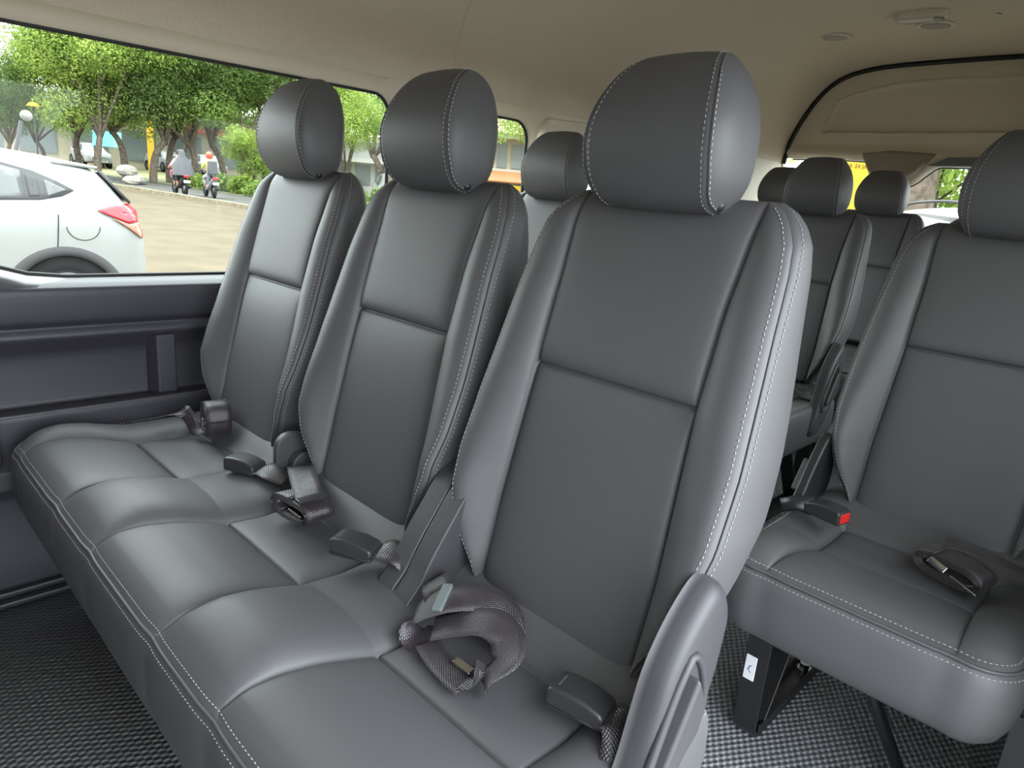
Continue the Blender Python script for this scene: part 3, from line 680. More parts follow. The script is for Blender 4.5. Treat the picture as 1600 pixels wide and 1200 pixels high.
# ------------------------------------------------------------------ outside
def gz_(x): return -.47-.02*x
mat('asphalt_beige', (.092,.074,.050), .95, spec=.15, noise=.12, nscale=1.2, bump=.3, bscale=60, bdist=.004)
mat('asphalt_grey', (.085,.084,.080), .95, spec=.15, noise=.10, nscale=1.5, bump=.3, bscale=60, bdist=.004)
mat('kerb_stone', (.16,.135,.09), .9, noise=.25, nscale=6)
mat('verge_soil', (.16,.12,.07), 1, noise=.3, nscale=2, col2=(.12,.16,.05))
mat('car_white', (.225,.23,.225), .30, coat=.12, spec=.35)
mat('car_glass', (.085,.088,.088), .12, spec=.35)
mat('car_trim', (.045,.045,.048), .6, spec=.2)
mat('tyre', (.015,.015,.017), .9, spec=.1)
mat('rim', (.12,.12,.125), .5, metal=.6)
mat('lamp_red', (.42,.012,.02), .2, coat=.1)
mat('lamp_clear', (.36,.13,.09), .2, coat=.1)
mat('seam_dark', (.012,.012,.012), .8, spec=.1)
mat('bark', (.11,.085,.065), .95, noise=.35, nscale=8, bump=.6, bscale=14, bdist=.02)
def leafmat(name, c1, c2):
    m = bpy.data.materials.new(name); m.use_nodes = True; t = m.node_tree; t.nodes.clear()
    o = t.nodes.new('ShaderNodeOutputMaterial'); d = t.nodes.new('ShaderNodeBsdfDiffuse'); tr = t.nodes.new('ShaderNodeBsdfTranslucent'); mx = t.nodes.new('ShaderNodeMixShader')
    mx.inputs[0].default_value = .45
    co = t.nodes.new('ShaderNodeTexCoord'); n = t.nodes.new('ShaderNodeTexNoise'); n.inputs['Scale'].default_value = .9; n.inputs['Detail'].default_value = 5
    r = t.nodes.new('ShaderNodeValToRGB'); r.color_ramp.elements[0].color = (*c1,1); r.color_ramp.elements[1].color = (*c2,1); r.color_ramp.elements[0].position = .36; r.color_ramp.elements[1].position = .64
    t.links.new(co.outputs['Object'], n.inputs['Vector']); t.links.new(n.outputs['Fac'], r.inputs[0])
    t.links.new(r.outputs[0], d.inputs[0]); t.links.new(r.outputs[0], tr.inputs[0]); t.links.new(d.outputs[0], mx.inputs[1]); t.links.new(tr.outputs[0], mx.inputs[2]); t.links.new(mx.outputs[0], o.inputs[0])
    M[name] = m
leafmat('leaf_bright', (.15,.22,.05), (.34,.44,.11)); leafmat('leaf_mid', (.14,.22,.06), (.29,.40,.12)); leafmat('leaf_dark', (.10,.155,.055), (.20,.28,.10))
def strip(name, pts, mats, label, dz=0):
    mb = MB(); mb.add([(x, y, gz_(x)+dz) for x, y in pts], [tuple(range(len(pts)))[::-1]]); return struct(mb, name, mats, label, smooth=False)
strip('ground', [(40,-60),(-140,-60),(-140,90),(40,90)], 'asphalt_beige', 'sunlit beige asphalt of the car park')
# kerb runs between two points, road and verge beyond it
K0 = Vector((-31.6,8.73,0)); K1 = Vector((-23.1,10.32,0)); kd = (K1-K0).normalized(); kn = Vector((-kd.y, kd.x, 0))
def kp(s, n): p = K0+kd*s+kn*n; return (p.x, p.y)
def along(s0, s1, n0, n1): return [kp(s0, n0), kp(s1, n0), kp(s1, n1), kp(s0, n1)]
mb = MB(); mb.box((1.45,-8,gz_(1.4)-.3),(12,9,gz_(1.4)+.012)); struct(mb, 'ground_bounce', 'concrete', 'unseen concrete slab added beside the open sliding door for its bounced light')  # unseen slab, added to bounce daylight onto ceiling and right side
strip('ground_road', along(-50, 60, 0, 5.0), 'asphalt_grey', 'grey service road behind the kerb', .012)
strip('ground_verge', along(-60, 60, 5.0, 40), 'verge_soil', 'planted verge under the trees', .02)
mb = MB(); s = -40.
V = []
for i in range(81):
    for n, h in ((0,-.02),(0,.13),(.22,.14),(.22,-.02)):
        x, y = kp(-40+i, n); V.append((x, y, gz_(x)+h+.008*math.sin(i*2.3)))
mb.add(V, [(i*4+k, i*4+k+1, i*4+k+5, i*4+k+4) for i in range(80) for k in range(3)]); o = struct(mb, 'trim_kerb', 'kerb_stone', 'worn concrete kerb', smooth=False)
# ---- the white car
CS = [  # Y, zb, w, shoulder z, belt z, belt w, roof z, roof w
 (.75,.46,.52,.72,.80,.50,.83,.46),(.725,.38,.68,.78,.90,.66,.92,.60),(.67,.33,.79,.86,1.00,.74,1.02,.66),(.60,.31,.845,.95,1.14,.77,1.19,.66),(.50,.30,.868,1.00,1.20,.775,1.33,.62),
 (.40,.30,.878,1.01,1.23,.775,1.46,.59),(.30,.30,.885,1.01,1.25,.775,1.50,.59),(.10,.29,.89,1.00,1.25,.775,1.535,.60),(-.10,.28,.888,.99,1.21,.785,1.56,.61),(-.4,.27,.882,.98,1.17,.80,1.59,.62),
 (-.9,.25,.878,.96,1.13,.81,1.605,.63),(-1.5,.25,.878,.95,1.10,.81,1.60,.62),(-1.95,.25,.88,.95,1.08,.81,1.54,.59),(-2.45,.25,.885,.94,1.05,.80,1.28,.60),(-2.75,.25,.885,.92,1.02,.79,1.06,.66),(-3.2,.27,.86,.85,.95,.74,.97,.6),(-3.45,.30,.76,.74,.82,.66,.85,.55),(-3.58,.36,.5,.62,.68,.45,.70,.4)]
def car_at(Y):
    ys = [c[0] for c in CS][::-1]; return [float(np.interp(Y, ys, [c[k] for c in CS][::-1])) for k in range(1, 8)]
def side_x(Y, Z):
    zb, w, zs, zbelt, wb, zr, wr = car_at(Y)
    if Z > zbelt: return lerp(wb, wr, min(1, (Z-zbelt)/max(.01, zr-.05-zbelt)))
    if Z > zs: return lerp(w, wb, ((Z-zs)/max(.01, zbelt-zs))**1.6)
    return w
def make_car():
    root = thing('car', 'white hatchback parked outside with its red tail lamp towards the bench', 'car')
    P = []
    for Y, zb, w, zs, zbelt, wb, zr, wr in CS:
        half = [(0,zb),(w*.85,zb),(w*.97,zb+.05),(w,zb+.14),(w+.004,(zb+zs)/2+.05),(w,zs),(lerp(w,wb,.35),lerp(zs,zbelt,.5)),(wb,zbelt),(lerp(wb,wr,.5),lerp(zbelt,zr-.05,.5)),(wr,zr-.05),(wr-.07,zr-.012),(wr*.5,zr+.015),(0,zr+.022)]
        P.append([(x, Y, z) for x, z in half]+[(-x, Y, z) for x, z in half[::-1][1:-1]])
    mb = MB(); mb.grid(P, closed_u=True); n = len(P[0]); mb.f += [tuple(range(n)), tuple((len(P)-1)*n+k for k in range(n))[::-1]]; mb.m += [0, 0]
    body = mb.build('body', 'car_white', root, subsurf=2)
    def patch(name, poly, m, lift=.012, par=root, res=5, solid=.006):
        for sg in (1, -1):
            # triangulated fan refined towards the centre keeps it on the curved side
            c = (sum(p[0] for p in poly)/len(poly), sum(p[1] for p in poly)/len(poly)); pl = []
            for i, p in enumerate(poly):
                q = poly[(i+1) % len(poly)]
                for k in range(4): pl.append((lerp(p[0], q[0], k/4), lerp(p[1], q[1], k/4)))
            R = [[(sg*(side_x(lerp(c[0], y, k), lerp(c[1], z, k))+lift), lerp(c[0], y, k), lerp(c[1], z, k)) for y, z in pl] for k in (1,.75,.5,.25,.01)]
            g = MB(); g.grid(R, closed_u=True); g.build(name, m, par, solid=solid)
    patch('window_trim', [(-2.3,1.06),(-1.75,1.50),(-.9,1.535),(-.4,1.49),(-.14,1.425),(.02,1.355),(.14,1.285),(.04,1.235),(-.12,1.195),(-.9,1.15)], 'car_trim', .006)
    patch('window', [(-1.65,1.15),(-1.55,1.47),(-.9,1.51),(-.45,1.475),(-.235,1.425),(-.235,1.20),(-.9,1.17)], 'car_glass', .012)
    patch('door_handle', [(-.20,1.22),(-.20,1.39),(-.13,1.37),(-.13,1.225)], 'car_trim', .020)
    patch('quarter_window', [(-.07,1.225),(-.07,1.36),(.08,1.285)], 'car_glass', .013)
    patch('tail_lamp', [(.28,1.125),(.44,1.175),(.60,1.19),(.665,1.13),(.675,1.04),(.54,1.02),(.40,1.075)], 'lamp_red', .012)
    patch('reflector', [(.40,1.065),(.54,1.012),(.672,1.03),(.675,.90),(.655,.88),(.54,.97)], 'lamp_clear', .010)
    for sg in (1, -1):
        ring = MB(); P = []
        for dx, r in ((.0,.400),(.020,.405),(.026,.43),(.022,.478),(.0,.486)):
            P.append([(sg*(side_x(.0, .6)-.004+dx), .0+r*math.cos(a), .325+r*math.sin(a)) for a in np.linspace(-.25, math.pi+.25, 40)])
        ring.grid(P); ring.build('wheel_arch', 'car_trim', root)
        for Y in (0, -2.61):
            d = MB(); d.tube([(sg*.80, Y, .335),(sg*(side_x(Y,.6)+.004), Y, .335)], .40, 40); dd = d.build('arch_lining', 'seam_dark', root)
            t = MB(); P = []
            for x, r in ((.66,.30),(.66,.33),(.70,.34),(.86,.34),(.893,.325),(.897,.28),(.885,.235)): P.append([(sg*x, Y+r*math.cos(a), .34+r*math.sin(a)) for a in np.linspace(0, 2*math.pi, 41)[:-1]])
            t.grid(P, closed_u=True); wh = t.build('wheel', 'tyre', root)
            q = MB()
            for k in range(5):
                a = 2*math.pi*k/5; q.tube([(sg*.889, Y, .34),(sg*.889, Y+.23*math.cos(a), .34+.23*math.sin(a))], [.05,.03], 6)
            q.tube([(sg*.885, Y+.235*math.cos(a), .34+.235*math.sin(a)) for a in np.linspace(0, 2*math.pi, 33)[:-1]], .012, 6, closed=True); q.build('rim', 'rim', wh)
        q = MB(); q.tube([(sg*(side_x(y, z)+.002), y, z) for y, z in [(-.02,1.08),(-.03,1.0),(-.045,.85),(-.055,.78)]], .004, 5); q.build('door_gap', 'seam_dark', body)
    q = MB(); q.tube([(side_x(.16+.14*math.cos(a), .98+.11*math.sin(a))+.002, .16+.13*math.cos(a), .98+.115*math.sin(a)) for a in np.linspace(math.pi, 2*math.pi, 18)], .003, 5); q.build('fuel_flap', 'seam_dark', body)
    q = MB(); q.add([(-.60,.02,1.545),(.60,.02,1.545),(.56,.40,1.50),(-.56,.40,1.50),(-.60,.02,1.50),(.60,.02,1.50),(.56,.38,1.475),(-.56,.38,1.475)], [(0,1,2,3),(7,6,5,4),(0,4,5,1),(1,5,6,2),(2,6,7,3),(3,7,4,0)]); q.build('spoiler', 'car_white', root, bevel=.012, seg=3)
    q = MB(); q.add([(-.56,.425,1.455),(.56,.425,1.455),(.66,.612,1.20),(-.66,.612,1.20)], [(0,1,2,3)]); q.build('rear_window', 'car_glass', root, solid=.012, smooth=False)
    for sg in (1,-1): q = MB(); q.tube([(sg*.60,.385,1.465),(sg*.685,.61,1.195)], .014, 8); q.build('window_frame', 'car_trim', root)
    q = MB(); q.tube([(.1,.605,1.235),(.35,.66,1.205)], [.018,.012], 8); q.build('wiper', 'car_trim', root)
    for sg in (1,-1):
        q = MB(); q.tube(catmull([(sg*.56,-.35,1.60),(sg*.56,-.5,1.635),(sg*.55,-1.2,1.65),(sg*.54,-1.8,1.60)], 5), .014, 8); q.build('roof_rail', 'car_trim', root)
    q = MB(); q.ball((0,-.45,1.62), (.02,.05,.03)); q.build('antenna', 'car_trim', root)
    return root
car = make_car(); car.location = (-7.0, .91, gz_(-6.2)+.0)
for i, (x, y, rz, lb) in enumerate([(-58,14.5,90,'small white parked car seen left of the blue awning'),(-60,20.2,95,'small white parked car under the blue and green awning'),(-55,21.6,85,'small white parked car directly beyond the tree trunks behind the riders'),(-56,28,90,'small white parked car behind the sapling next to the leftmost headrest'),(-27.5,19.6,60,'white parked car roof peeking above the leftmost backrest shoulder'),(-1.5,9.6,38,'white car close behind the rear window')]):
    c = copy_tree(car); c.location = (x, y, gz_(x)+0); c.rotation_euler = (0,0,math.radians(rz)); c['label'] = lb; c.scale = (1.2,)*3 if i == 5 else (1,)*3
# ---- trees
def crown(seed, blobs, n, size, squash=.8):
    g = np.random.default_rng(seed); V = []; F = []
    B = np.array(blobs, float); wts = B[:,3]**2; wts /= wts.sum()
    idx = g.choice(len(B), n, p=wts); d = g.normal(size=(n,3)); d /= np.linalg.norm(d, axis=1)[:,None]
    rr = (.45+.6*g.random(n)**.6); c = B[idx,:3]+d*(B[idx,3]*rr)[:,None]*np.array([1,1,squash])
    # leaf quads, mostly drooping outwards
    nr = d*.6+g.normal(size=(n,3))*.6+np.array([0,0,.5]); nr /= np.linalg.norm(nr, axis=1)[:,None]
    a = np.cross(nr, g.normal(size=(n,3))); a /= np.linalg.norm(a, axis=1)[:,None]; b = np.cross(nr, a)
    s = size*(.6+.8*g.random(n))[:,None]
    V = np.stack([c-a*s*.9, c-b*s*.35, c+a*s*.9, c+b*s*.35], 1).reshape(-1,3)
    return V, n
def leaf_mesh(name, seed, blobs, n, size, m):
    V, k = crown(seed, blobs, n, size); me = bpy.data.meshes.new(name); me.vertices.add(len(V)); me.vertices.foreach_set('co', V.ravel())
    me.loops.add(4*k); me.loops.foreach_set('vertex_index', np.arange(4*k)); me.polygons.add(k); me.polygons.foreach_set('loop_start', np.arange(0, 4*k, 4)); me.polygons.foreach_set('loop_total', np.full(k, 4))
    me.materials.append(M[m]); me.update(); me.validate(); return me
def make_tree(seed, H, R, m, lean=0., n=26000, size=.09, low=.38, tr=.17):
    g = random.Random(seed); root = thing('tree', 'x', 'tree')
    fork = H*low*.62; blobs = []; mb = MB()
    top = Vector((lean*H*.3, 0, fork)); mb.tube(catmull([(0,0,-.1),(lean*.3,.03,fork*.4),(lean*.9,-.04,fork*.75),top], 4), [tr*(1.15-.35*i/12) for i in range(13)], 9)
    nb = 6
    for k in range(nb):
        a = 2*math.pi*k/nb+g.random()*.7; rr = R*(.35+.45*g.random()); z = H*(low+(.88-low)*((k+.5)/nb)*.9+.05*g.random())
        e = Vector((top.x+rr*math.cos(a), rr*math.sin(a), z)); mid = top.lerp(e, .5)+Vector((0,0,.25))
        mb.tube(catmull([top-Vector((0,0,.15)), mid, e], 4), [tr*(.62-.5*i/8) for i in range(9)], 7)
        blobs.append((*e, R*(.40+.18*g.random())))
        for q in range(2):
            e2 = e+Vector((g.uniform(-1,1), g.uniform(-1,1), g.uniform(-.5,.7)))*R*.5; blobs.append((*e2, R*(.25+.15*g.random()))); mb.tube([mid, e2], [tr*.22, tr*.08], 5)
    blobs.append((top.x, 0, H*.86, R*.45))
    mb.build('trunk', 'bark', root)
    o = bpy.data.objects.new('foliage', leaf_mesh('foliage', seed, blobs, n, size, m)); COL.objects.link(o); o.parent = root
    return root
PROTO = [make_tree(3, 9.5, 3.6, 'leaf_bright', .15), make_tree(8, 10.5, 3.9, 'leaf_mid', -.2), make_tree(15, 8.5, 3.3, 'leaf_mid', .3), make_tree(23, 9.0, 4.0, 'leaf_dark', .1), make_tree(31, 4.2, 1.7, 'leaf_bright', .05, n=6000, size=.10, tr=.09)]
used_p = [False]*5
def cam_dir(px, py=260):
    d = _f*1072.91+_r2*(px-800)-_u2*(py-600); d.z = 0; return d.normalized()
def place_at(px, t): d = cam_dir(px); return (.94+d.x*t, -.69+d.y*t)
TREES = [ # direction, distance, prototype, scale, turn, label
 (-60,44,3,.66,0,'dark green tree, leftmost of the trees outside the side window'),
 (14,43,3,.60,2,'dark green tree behind the roof of the white car at the left'),
 (72,46,1,.60,1,'green tree rising behind the round sign'),
 (122,43,0,.90,0,'bright yellow-green tree above the rear of the white car'),
 (153,40,0,.92,2.4,'bright tree with a forked trunk left of the blue awning'),
 (196,42,1,.95,.7,'green tree with a trunk just left of the two riders'),
 (238,41,2,1.05,1.9,'green tree beside the yellow column'),
 (264,43,1,1.0,3.5,'green tree directly behind the veiled passenger'),
 (306,42,3,1.0,4.1,'darker green tree between the two scooters'),
 (350,44,2,1.1,5.1,'green tree right of the red-helmeted rider'),
 (394,37,4,.72,0,'small bright sapling beside the leftmost headrest'),
 (430,42,3,1.05,1.2,'dark tree partly behind the leftmost headrest'),
 (490,44,1,1.05,2.2,'tall green tree directly above the leftmost headrest'),
 (550,31,0,.62,4.4,'small bright tree with a bare trunk between the first two headrests'),
 (598,36,1,1.0,.3,'dark branching tree at the right corner of the big side window'),
 (655,27,2,.8,1.0,'green tree hidden mostly behind the second headrest'),
 (165,60,1,1.1,1.4,'distant green tree behind the blue awning'),
 (285,62,2,1.2,.4,'distant tree behind the riders, farthest from the road'),
 (380,60,3,1.2,.9,'distant dark tree behind the sapling'),
 (520,60,2,1.2,2.9,'distant tree behind the white building'),
 (872,30,0,.9,1.5,'green tree whose branches hang over the tiled house roof')]
for px, t, k, s_, a, lb in TREES:
    o = PROTO[k] if not used_p[k] else copy_tree(PROTO[k]); used_p[k] = True
    x, y = place_at(px, t); o.location = (x, y, gz_(x)); o.scale = (s_,)*3; o.rotation_euler = (0,0,a); tag(o, lb, 'tree', 'trees outside the windows')
for px, t, s_, lb in ((1490,16,1.25,'bright green tree seen through the rear window beside the thick trunk'),):
    o = copy_tree(PROTO[4]); x, y = place_at(px, t); o.location = (x, y, gz_(x)-.8); o.scale = (s_,)*3; tag(o, lb, 'tree', None)
    if 'group' in o: del o['group']
x, y = place_at(1424, 14); mb = MB(); mb.tube([(0,0,-.1),(.02,0,2),(-.05,0,4),(-.1,0,8)], [.52,.45,.42,.36], 14); tt_ = thing('tree', 'thick grey-brown tree trunk seen through the rear window', 'tree', (x, y, gz_(x))); mb.build('trunk', 'bark', tt_)
# bushes along the far side of the service road
BUSH = leaf_mesh('bush', 77, [(0,0,.35,.5),(.4,.2,.3,.4),(-.4,-.1,.28,.42),(.1,-.3,.5,.3)], 900, .10, 'leaf_mid'); BUSH2 = leaf_mesh('bush', 78, [(0,0,.3,.45),(.35,.2,.35,.35),(-.3,-.2,.5,.3)], 800, .11, 'leaf_bright')
bl = ['left of the rocks','just right of the rocks','left of the scooter with two people','between the two scooters','right of the red-helmeted rider','below the sapling','in front of the leftmost headrest','left of the leftmost headrest']
for i, (s, n_, sc_) in enumerate(((1.0,5.6,1.1),(3.2,5.5,1.2),(4.8,5.7,1.3),(6.6,5.6,1.1),(8.2,5.6,1.5),(10.0,5.7,1.5),(12.2,5.6,1.4),(14.5,5.8,1.6))):
    o = bpy.data.objects.new('bush', BUSH if i % 2 else BUSH2); COL.objects.link(o); x, y = kp(s-4.5, n_); o.location = (x, y, gz_(x)); o.scale = (sc_,)*3; o.rotation_euler = (0,0,i*1.3)
    tag(o, 'low green bush on the verge '+bl[i], 'bush', 'bushes along the service road')
g = random.Random(5)
for i, (px, t) in enumerate(((198,38.6),(205,37.6),(213,38.4))):
    mb = MB(); P = []
    r = (.42,.34,.38)[i]
    for a in range(7):
        th = math.pi*a/6; P.append([(r*(1+.25*g.random())*math.sin(th)*math.cos(b)*1.3, r*(1+.25*g.random())*math.sin(th)*math.sin(b), r*.7*math.cos(th)+r*.5) for b in np.linspace(0, 2*math.pi, 10)[:-1]])
    mb.grid(P, closed_u=True); x, y = place_at(px, t); o = mb.build('rock', 'rock', None, (x, y, gz_(x)+(.35 if i == 0 else 0)), smooth=False)
    tag(o, ['pale rock topmost of the small pile beside the road','pale rock at the left foot of the roadside pile','pale rock at the right foot of the roadside pile'][i], 'rock', 'roadside rocks')
# round convex sign on a leaning pole beyond the car
x, y = place_at(48, 16); t_ = thing('round_sign', 'pale round sign on a leaning pole behind the white car', 'sign', (x, y, gz_(x)))
q = MB(); q.tube([(0,-.55,0),(0,-.08,1.95)], .035, 10); q.build('pole', 'car_trim', t_)
q = MB(); q.tube([(.0,0,2.05),(.04,0,2.05)], .095, 24); q.build('sign_disc', 'sign_pale', t_); t_.rotation_euler = (0,0,math.radians(0))
# ---- buildings
def face(px, t): x, y = place_at(px, t); d = cam_dir(px); return x, y, math.atan2(d.y, d.x)-math.pi/2
def building(name, label, px, t, boxes, cat='building'):
    """boxes: (part, material, x0,x1,y0,y1,z0,z1) in a frame facing the road"""
    x, y, rz = face(px, t); r = thing(name, label, cat, (x, y, gz_(x)), rz)
    for part, m, x0, x1, y0, y1, z0, z1 in boxes:
        q = MB(); q.box((x0,y0,z0), (x1,y1,z1)); q.build(part, m, r, smooth=False)
    return r
building('shop_building', 'long low cream building seen between the tree trunks', 215, 66, [('wall','wall_cream',-19,12,0,8,0,4.6),('roof','wall_white',-19.4,12.4,-.8,8.4,4.6,5.0)]+[('shop_window','window_dark',-18+i*3.4,-15.6+i*3.4,-.06,.02,.6,2.9) for i in range(9)]+[('sign_board',m,a,b,-.25,0,3.2,4.2) for m, a, b in (('paint_orange',-15.5,-11.5),('paint_red',3.6,6.4),('paint_orange',7.5,10.5))])
x, y, rz = face(203, 56); aw = thing('market_awning', 'blue and green awning between the tree trunks', 'awning', (x, y, gz_(x)), rz)
for nm, m, a, b in (('canopy','paint_blue',-2.1,-.9),('canopy','paint_green',-.9,-.4)):
    q = MB(); q.add([(a,-.8,1.5),(b,-.8,1.5),(b,.8,2.5),(a,.8,2.5)], [(0,1,2,3)]); q.build(nm, m, aw, solid=.04, smooth=False)
for a in (-2.0,-.5):
    for b, z in ((-.75,1.5),(.75,2.45)):
        q = MB(); q.tube([(a,b,0),(a,b,z)], .04, 6); q.build('pole', 'car_trim', aw)
x, y, rz = face(237, 54); q = MB(); q.box((-.2,-.2,0),(.2,.2,6.0)); o = q.build('yellow_column', 'paint_yellow', None, (x, y, gz_(x)), smooth=False); o.rotation_euler = (0,0,rz); tag(o, 'tall yellow column among the trees above the riders', 'column')
x, y, rz = face(61, 40); t_ = thing('garden_umbrella', 'small yellow parasol behind the white car roof', 'parasol', (x, y, gz_(x)), rz)
q = MB(); q.grid([[(r*math.cos(a), r*math.sin(a), z) for a in np.linspace(0, 2*math.pi, 17)[:-1]] for r, z in ((.01,3.2),(.18,3.14),(.28,3.0))], closed_u=True); q.build('canopy', 'paint_yellow', t_); q = MB(); q.tube([(0,0,0),(0,0,3.2)], .03, 6); q.build('pole', 'car_trim', t_)
building('white_building', 'white building with grey windows low between the first two headrests', 572, 48, [('wall','wall_white',-2.2,7,0,6,0,3.4),('roof','wall_cream',-2.5,7.3,-.7,6.3,3.4,3.75),('canopy','wall_white',-2.3,7,-1.2,0,2.1,2.35)]+[('window','window_dark',-1.9+i*1.25,-.95+i*1.25,-.05,.03,.7,2.0) for i in range(6)]+[('blue_panel','paint_blue',.2,.9,-.3,0,4.0,5.0)])
hb = building('tiled_house', 'cream house with a tiled roof in the second side window', 790, 35, [('wall','wall_cream',-3.5,2.2,0,4,0,4.0),('window','window_dark',-.45,0.02,-.06,.02,2.45,3.55),('window','window_dark',.25,.95,-.06,.02,2.45,3.55),('window','window_dark',-2.2,-1.2,-.06,.02,2.45,3.55),('garden_wall','wall_cream',-4,3.2,-2.6,-2.4,0,1.35),('yellow_band','paint_yellow',-4,3.2,-2.62,-2.38,1.35,1.62),('window_ledge','wall_white',-3.5,2.2,-.15,0,2.25,2.38),('eave','wall_white',-3.8,2.5,-.5,.1,3.78,3.98)])
q = MB(); q.add([(-3.9,-.6,3.98),(2.6,-.6,3.98),(2.6,4.4,3.98),(-3.9,4.4,3.98),(-1.6,1.9,5.6),(.2,1.9,5.6)], [(0,1,5,4),(1,2,5),(2,3,4,5),(3,0,4),(3,2,1,0)]); q.build('roof', 'roof_tile', hb, smooth=False)
q = MB(); q.add([(-3.9,-2.3,1.75),(.75,-2.3,1.75),(1.6,-.2,2.25),(-3.9,-.2,2.25)], [(0,1,2,3)]); q.build('canopy', 'paint_orange', hb, solid=.05, smooth=False)
q = MB(); q.add([(.8,-2.3,1.7),(3.0,-2.3,1.7),(3.0,-.2,2.1),(1.6,-.2,2.2)], [(0,1,2,3)]); q.build('canopy', 'wall_white', hb, solid=.05, smooth=False)
# yellow notice board behind the van
x, y, rz = face(1318, 9); nb = thing('notice_board', 'yellow notice board with printed letters outside the rear window', 'sign', (x, y, gz_(x)), rz)
q = MB(); q.box((-.28,-.02,1.62),(.46,.02,2.335)); q.build('board', 'paint_yellow', nb, smooth=False)
for a in (-.2,.4): q = MB(); q.tube([(a,.05,0),(a,.05,2.4)], .03, 8); q.build('post', 'car_trim', nb)
cu = bpy.data.curves.new('lettering', 'FONT'); cu.body = 'A 24 JASA'; cu.size = .062; cu.extrude = .002; cu.align_x = 'LEFT'; o_ = bpy.data.objects.new('lettering_curve', cu); cu.materials.append(M['print_olive']); o = bpy.data.objects.new('lettering', bpy.data.meshes.new_from_object(o_)); bpy.data.objects.remove(o_); COL.objects.link(o); o.parent = nb; o.location = (.05,-.03,2.262); o.rotation_euler = (math.pi/2,0,0)
# ------------------------------------------------------------------ seat belts on the cushions
def ribbon(mb, pts, wd, width=.047, th=.0013, n=8, mi=0):
    P = catmull(pts, n); Wd = catmull(wd, n); L = 0; V = []; UV = []
    for i, p in enumerate(P):
        t = (P[min(i+1, len(P)-1)]-P[max(i-1, 0)]).normalized(); w_ = Wd[i]; w_ = (w_-t*w_.dot(t)).normalized(); nn = t.cross(w_).normalized()
        if i: L += (p-P[i-1]).length
        for k in range(5):
            s = (k/4-.5); V.append(p+w_*width*s+nn*(th*.5)); UV.append((L*1.0, s*width*10))
        for k in range(5):
            s = (.5-k/4); V.append(p+w_*width*s-nn*(th*.5)); UV.append((L*1.0, s*width*10))
    F = []
    for i in range(len(P)-1):
        for k in range(10): F.append((i*10+k, i*10+(k+1) % 10, (i+1)*10+(k+1) % 10, (i+1)*10+k))
    F += [tuple(range(10))[::-1], tuple((len(P)-1)*10+k for k in range(10))]
    return mb.add(V, F, mi, UV)
def coil_path(c, Ld, length, height, turns, gap=.0028, up=Vector((0,0,1)), start=0, n=20):
    c = Vector(c); Ld = Vector(Ld).normalized(); out = []
    for i in range(int(turns*n)+1):
        th = start+2*math.pi*i/n; g_ = gap*i/n
        a = length/2-g_; b = height/2-g_
        ca, sa = math.cos(th), math.sin(th)
        out.append(c+Ld*(a*math.copysign(abs(ca)**.75, ca))+up*(b*math.copysign(abs(sa)**.9, sa)))
    return out
def tongue(par, p, d, wdir, size=(.050,.020)):
    p = Vector(p); d = Vector(d).normalized(); w_ = Vector(wdir); w_ = (w_-d*w_.dot(d)).normalized(); nn = d.cross(w_)
    q = MB(); Lh, Wh = size[0]/2, size[1]/2
    V = [p+d*a*Lh+w_*b*Wh+nn*c*.0022 for c in (-1,1) for a, b in ((-1,-1),(1,-1),(1,1),(-1,1))]
    q.add(V, [(0,3,2,1),(4,5,6,7),(0,1,5,4),(1,2,6,5),(2,3,7,6),(3,0,4,7)])
    return q.build('belt_tongue', 'chrome', par, bevel=.0015)
def belt(name, label, loc, group='lap belts lying on the seats'):
    return thing(name, label, 'seat belt', loc, 0, group)
# 1: round roll beside the wall
b1 = belt('lap_belt', 'tightly rolled black lap belt on the seat nearest the side window', (-.476,-.118,.664))
ax = Vector((.12,.99,.0)); Ld = Vector((.99,-.12,0))
mb = MB(); pth = coil_path((0,0,.040), Ld, .070, .078, 5.2, .0036); ribbon(mb, pth[::2], [ax]*len(pth[::2]), n=3); mb.build('webbing', 'webbing', b1, uvs=True)
mb = MB(); ribbon(mb, [(-.010,-.020,.008),(-.040,-.030,.012),(-.055,-.035,.030),(-.066,-.040,.042),(-.085,-.052,.036),(-.11,-.070,.026)], [ax,(.6,.5,.5),(.3,.3,.9),(.2,.6,.7),(.1,1,.2),(0,1,0)], width=.030); mb.build('belt_end', 'webbing', b1, uvs=True)
tongue(b1, (-.006,-.022,.030), (.1,.0,1), ax, (.026,.010))
def buckle(name, label, loc, rz, red=None, scale=1., web=None, group='belt buckles on the seats'):
    t = thing(name, label, 'buckle', loc, rz, group)
    L, Wd, H = .070, .040, .030
    pr = [(-L/2,.002),(-L/2,H*.84),(-L/2+.006,H*.97),(-.012,H*1.03),(.012,H*.98),(L/2-.006,H*.80),(L/2,H*.70),(L/2,.002)]
    mb = MB(); mb.prism(pr, -Wd/2, Wd/2, 'y'); h = mb.build('housing', 'buckle_plastic', t, bevel=.0045, seg=4)
    q = MB(); q.tube([(-L/2+.003,-Wd/2-.0003,H*.30),(L/2-.002,-Wd/2-.0003,H*.22)], .0006, 5); q.build('split_line', 'gasket', h)
    if red is None:
        q = MB()
        for k in range(6): q.box((-.024+.0005*(k % 2), -.009+k*.0032, H*1.0), (-.0225, -.0075+k*.0032, H*1.0+.0006))
        q.build('raised_lettering', 'print_grey', h, smooth=False)
    if red is not None:
        q = MB(); q.prism([(-L/2-.001,.006),(-L/2-.001,H*.78),(-L/2+.008,H*.9),(-L/2+.008,.006)], -Wd/2+.005, Wd/2-.005, 'y'); q.build('release_button', 'red_button', t, bevel=.002)
    if web:
        q = MB(); ribbon(q, web[0], web[1], width=.044); q.build('webbing', 'webbing', t, uvs=True)
    return t
R15 = math.radians
